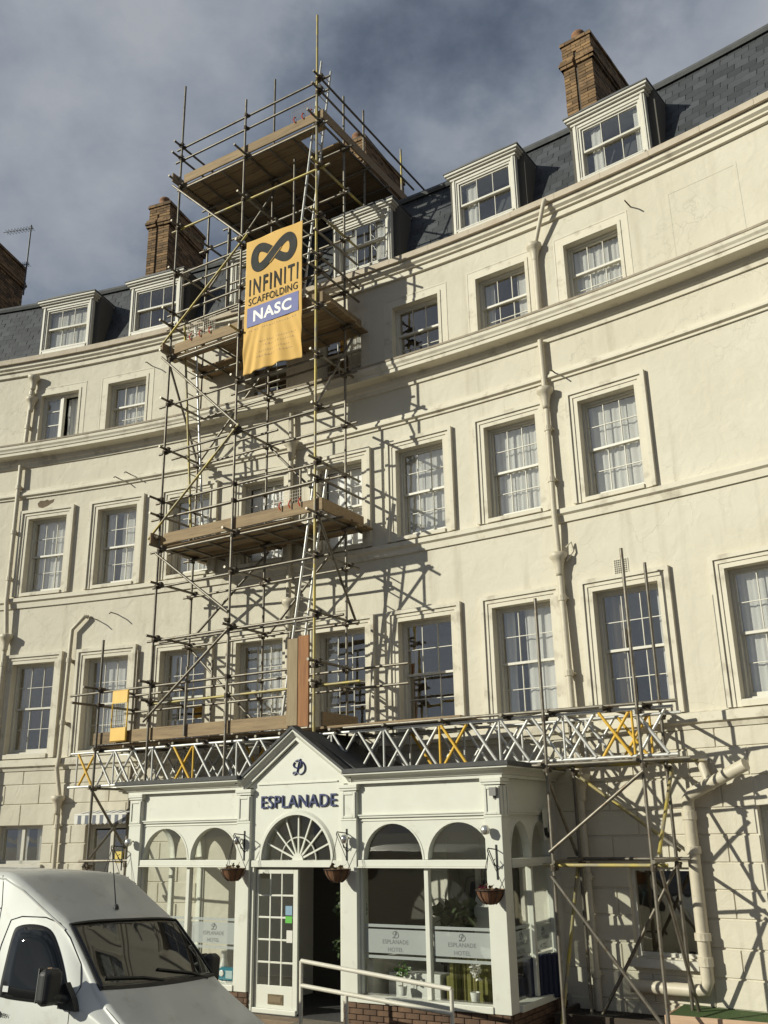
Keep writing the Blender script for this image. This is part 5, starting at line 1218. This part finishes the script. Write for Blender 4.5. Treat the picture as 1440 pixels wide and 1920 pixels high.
def patch(name, corners, m_, sgn=-1, off=.010, nu=16, nv=12, parent=van, round_=.0, th=.0):
    """panel laid on the body: four (x, t) corners, bilinear, pushed outwards a little"""
    b = MB(); vs = []
    for j in range(nv+1):
        for i in range(nu+1):
            u, v = i/nu, j/nv
            if round_:
                uu, vv = 2*u-1, 2*v-1; k = 1-round_*(uu*uu*vv*vv); uu *= k; vv *= k; u, v = (uu+1)/2, (vv+1)/2
            x = (corners[0][0]*(1-u)+corners[1][0]*u)*(1-v)+(corners[3][0]*(1-u)+corners[2][0]*u)*v
            t = (corners[0][1]*(1-u)+corners[1][1]*u)*(1-v)+(corners[3][1]*(1-u)+corners[2][1]*u)*v
            p = surf(x, t); e1 = surf(x+.02, t)-surf(x-.02, t); e2 = surf(x, t+.1)-surf(x, t-.1); nn = e1.cross(e2).normalized()
            if nn.z+nn.y < 0 and nn.dot(Vector((0, p.y, p.z-1.0))) < 0: nn = -nn
            p = p+nn*off; vs.append((p.x, p.y*(1 if sgn > 0 else -1), p.z))
    b.add(vs, [(j*(nu+1)+i, j*(nu+1)+i+1, (j+1)*(nu+1)+i+1, (j+1)*(nu+1)+i) for j in range(nv) for i in range(nu)])
    o = obj(name, b, m_, parent, smooth=True); s2 = o.modifiers.new('thickness', 'SOLIDIFY'); s2.thickness = .006; s2.offset = 0; return o
def side_y(x, z):
    h = ring_half(x)
    for (ya, za), (yb, zb) in zip(h[3:-1], h[4:]):
        if za <= z <= zb and zb > za: return ya+(yb-ya)*(z-za)/(zb-za)
    return h[-6][0]
def side_panel(name, poly, m_, sgn, off):
    pts = []
    k = len(poly)
    for i in range(k):
        p0, p1, p2, p3 = poly[i-1], poly[i], poly[(i+1)%k], poly[(i+2)%k]
        for q in range(4):
            t = q/4; pts.append(tuple(.5*((2*p1[j])+(-p0[j]+p2[j])*t+(2*p0[j]-5*p1[j]+4*p2[j]-p3[j])*t*t+(-p0[j]+3*p1[j]-3*p2[j]+p3[j])*t**3) for j in (0,1)))
    cx, cz = sum(p[0] for p in pts)/len(pts), sum(p[1] for p in pts)/len(pts); b = MB(); n = len(pts); rings = []
    for f in (1, .66, .33): rings += [(cx+(x-cx)*f, cz+(z-cz)*f) for x, z in pts]
    rings.append((cx, cz)); vs = [(x, sgn*(side_y(x, z)+off), z) for x, z in rings]
    fs = [(r*n+i, r*n+(i+1)%n, r*n+n+(i+1)%n, r*n+n+i) for r in range(2) for i in range(n)]+[(2*n+i, 2*n+(i+1)%n, 3*n) for i in range(n)]
    o = obj(name, b.add(vs, fs), m_, van, smooth=True); s2 = o.modifiers.new('thickness', 'SOLIDIFY'); s2.thickness = .006; s2.offset = 0; return o
# windscreen spans both halves: build as a grid across the top of the cab
ws = MB(); vs = []; nu, nv = 30, 14
for j in range(nv+1):
    v = j/nv
    for i in range(nu+1):
        u = 2*i/nu-1; xx = -1.10-(1.655-1.10)*v - .05*u*u*(1-v*.5); wv = .835+(.775-.835)*v
        base = station(xx); z = base[2]+base[5]*(1-u*u)+.012 - .02*u**4
        vs.append((xx, u*wv, z))
ws.add(vs, [(j*(nu+1)+i, j*(nu+1)+i+1, (j+1)*(nu+1)+i+1, (j+1)*(nu+1)+i) for j in range(nv) for i in range(nu)])
wso = obj('windscreen', ws, VG, van, smooth=True); s2 = wso.modifiers.new('thickness', 'SOLIDIFY'); s2.thickness = .01; s2.offset = 0
sealp = [vs[i] for i in range(nu+1)]+[vs[j*(nu+1)+nu] for j in range(1, nv+1)]+[vs[nv*(nu+1)+i] for i in range(nu-1, -1, -1)]+[vs[j*(nu+1)] for j in range(nv-1, 0, -1)]
obj('windscreen_seal', MB().path([(x, y, z+.002) for x, y, z in sealp], .014, 6, closed=True), VBLK, van)
for sg in (-1, 1):
    side_panel('window_seal', [(-2.255,1.295),(-2.27,1.55),(-2.27,1.80),(-2.225,1.87),(-2.05,1.892),(-1.865,1.855),(-1.71,1.715),(-1.52,1.48),(-1.42,1.32),(-1.43,1.25),(-1.6,1.247),(-2.0,1.25),(-2.2,1.26)], VBLK, sg, .004)
    side_panel('side_window', [(-2.225,1.31),(-2.24,1.55),(-2.24,1.79),(-2.20,1.845),(-2.05,1.865),(-1.88,1.83),(-1.73,1.70),(-1.55,1.48),(-1.46,1.33),(-1.47,1.275),(-1.6,1.272),(-2.0,1.275),(-2.19,1.285)], VG, sg, .010)
    pts = [(-1.33, .45), (-1.34, .9), (-1.36, 1.25), (-1.33, 1.40), (-1.42, 1.58), (-1.62, 1.79), (-1.78, 1.91), (-1.95, 1.955), (-2.22, 1.955), (-2.34, 1.92), (-2.38, 1.7), (-2.40, 1.25), (-2.41, .45)]
    obj('door_seam', MB().path([(x, sg*(side_y(x, z)+.001), z) for x, z in pts], .006, 5), VBLK, van)
    obj('roof_seam', MB().path([(x, sg*(side_y(x, z)+.001), z) for x, z in ((-2.43,1.25),(-2.46,1.7),(-2.50,2.05),(-2.56,2.25),(-2.60,2.32))], .004, 5), VBLK, van)
    obj('swage_line', MB().path([(x, sg*(side_y(x, 2.02)+.001), 2.02) for x in (-2.5,-3.2,-4.2,-5.1)], .005, 5), VBLK, van)
    obj('body_strip', MB().path([(x, sg*(surf(x, 5.5).y+.008), surf(x, 5.5).z) for x in (-1.2, -2, -3, -4, -5)], .03, 6), VBLK, van)
    obj('door_handle', MB().cbox(-2.36, -2.20, min(sg*.985,sg*1.02), max(sg*.985,sg*1.02), 1.10, 1.15, .01), VBLK, van)
    # door mirror: triangular foot, arm and tall housing
    mr = MB().prism([(-1.24, 1.215), (-1.46, 1.225), (-1.46, 1.40), (-1.40, 1.44), (-1.30, 1.32)], min(sg*.965,sg*1.03), max(sg*.965,sg*1.03)); fm = obj('mirror_foot', mr, VBLK, van)
    obj('mirror_arm', MB().path([(-1.36, sg*1.0, 1.30), (-1.40, sg*1.08, 1.32), (-1.42, sg*1.18, 1.33)], .04, 8), VBLK, van)
    mh = MB().cbox(-1.52, -1.38, min(sg*1.06,sg*1.27), max(sg*1.06,sg*1.27), 1.26, 1.56, .035); obj('mirror_housing', mh, VBLK, van, bevel=.02)
    obj('mirror_glass', MB().box(-1.528, -1.5205, min(sg*1.09,sg*1.24), max(sg*1.09,sg*1.24), 1.28, 1.56), mat('mirror_silver', (.6,.6,.6), .02, 1.0) if 'mirror_silver' not in bpy.data.materials else bpy.data.materials['mirror_silver'], van)
    for xw in (-.92, -4.2):
        wh = MB().lathe([(.20,-.02),(.30,-.015),(.335,.03),(.335,.17),(.30,.20),(.2,.205)], 26, (0,0,0), 0, Matrix.Translation((xw, sg*.755, .335)) @ Matrix.Rotation(-sg*PI/2, 4, 'X'))
        w_o = obj('wheel', wh, mat('tyre_rubber', (.02,.02,.02), .9) if 'tyre_rubber' not in bpy.data.materials else bpy.data.materials['tyre_rubber'], van, autosm=40)
        obj('rim', MB().lathe([(.05,.19),(.12,.17),(.20,.195),(.20,.15)], 20, (0,0,0), 0, Matrix.Translation((xw, sg*.755, .335)) @ Matrix.Rotation(-sg*PI/2, 4, 'X')), mat('steel_rim', (.35,.35,.34), .4, .7) if 'steel_rim' not in bpy.data.materials else bpy.data.materials['steel_rim'], w_o, autosm=40)
    obj('headlight', MB().cbox(-.16, .015, min(sg*.50,sg*.80), max(sg*.50,sg*.80), .58, .70, .03), mat('headlight_lens', (.55,.57,.58), .08) if 'headlight_lens' not in bpy.data.materials else bpy.data.materials['headlight_lens'], van, bevel=.02)
    # bonnet shut line
    pts = [surf(x, 19.0) for x in (-.16, -.4, -.7, -1.02)]; obj('bonnet_seam', MB().path([(p.x, sg*p.y, p.z-.001) for p in pts], .004, 5), VBLK, van)
    rl = [surf(x, 18.2) for x in (-1.70, -2.0, -2.3, -2.55, -2.8, -3.2, -4.2, -5.0)]; obj('roof_gutter', MB().path([(p.x, sg*(p.y+.004), p.z) for p in rl], .009, 6), VP, van)
obj('front_bumper', MB().cbox(-.18, .06, -.93, .93, .26, .56, .05), VBLK, van, bevel=.03)
obj('grille', MB().cbox(-.06, .025, -.42, .42, .57, .66, .02), VBLK, van)
def wsz(x, y): b_ = station(x); u = y/.82; return b_[2]+b_[5]*(1-u*u)+.032-.02*u**4
obj('cowl', MB().path([(-1.098-.05*u*u, u*.82, station(-1.098-.05*u*u)[2]+.028*(1-u*u)+.006) for u in [q/10-1 for q in range(21)]], .018, 6), VBLK, van)
for y0 in (-.28, .42):
    obj('wiper', MB().path([(x, y, wsz(x, y)) for x, y in ((-1.11, y0+.26), (-1.15, y0+.02), (-1.17, y0-.2), (-1.20, y0-.44))], .012, 6), VBLK, van)
ant = obj('antenna', MB().tube((-1.84,.0,2.04), (-1.98,.0,2.60), .007, 6, r2=.004), VBLK, van); obj('antenna_base', MB().lathe([(.03,0),(.026,.03),(.012,.05)], 10, (-1.835,0,2.015)), VBLK, van)
bh = MB().box(-1.95, -1.90, -.8, .8, .5, 1.6); obj('bulkhead', bh, VBLK, van)
me = text_mesh('TO OPEN', .05, .001); link('door_lettering', me, VBLK, van, Matrix.Translation((-2.20, -1.002, 1.10)) @ UP)
obj('window_sticker', MB().box(-2.21, -2.14, -.996, -.990, 1.31, 1.36), mat('white_sticker', (.6,.6,.58), .5), van)
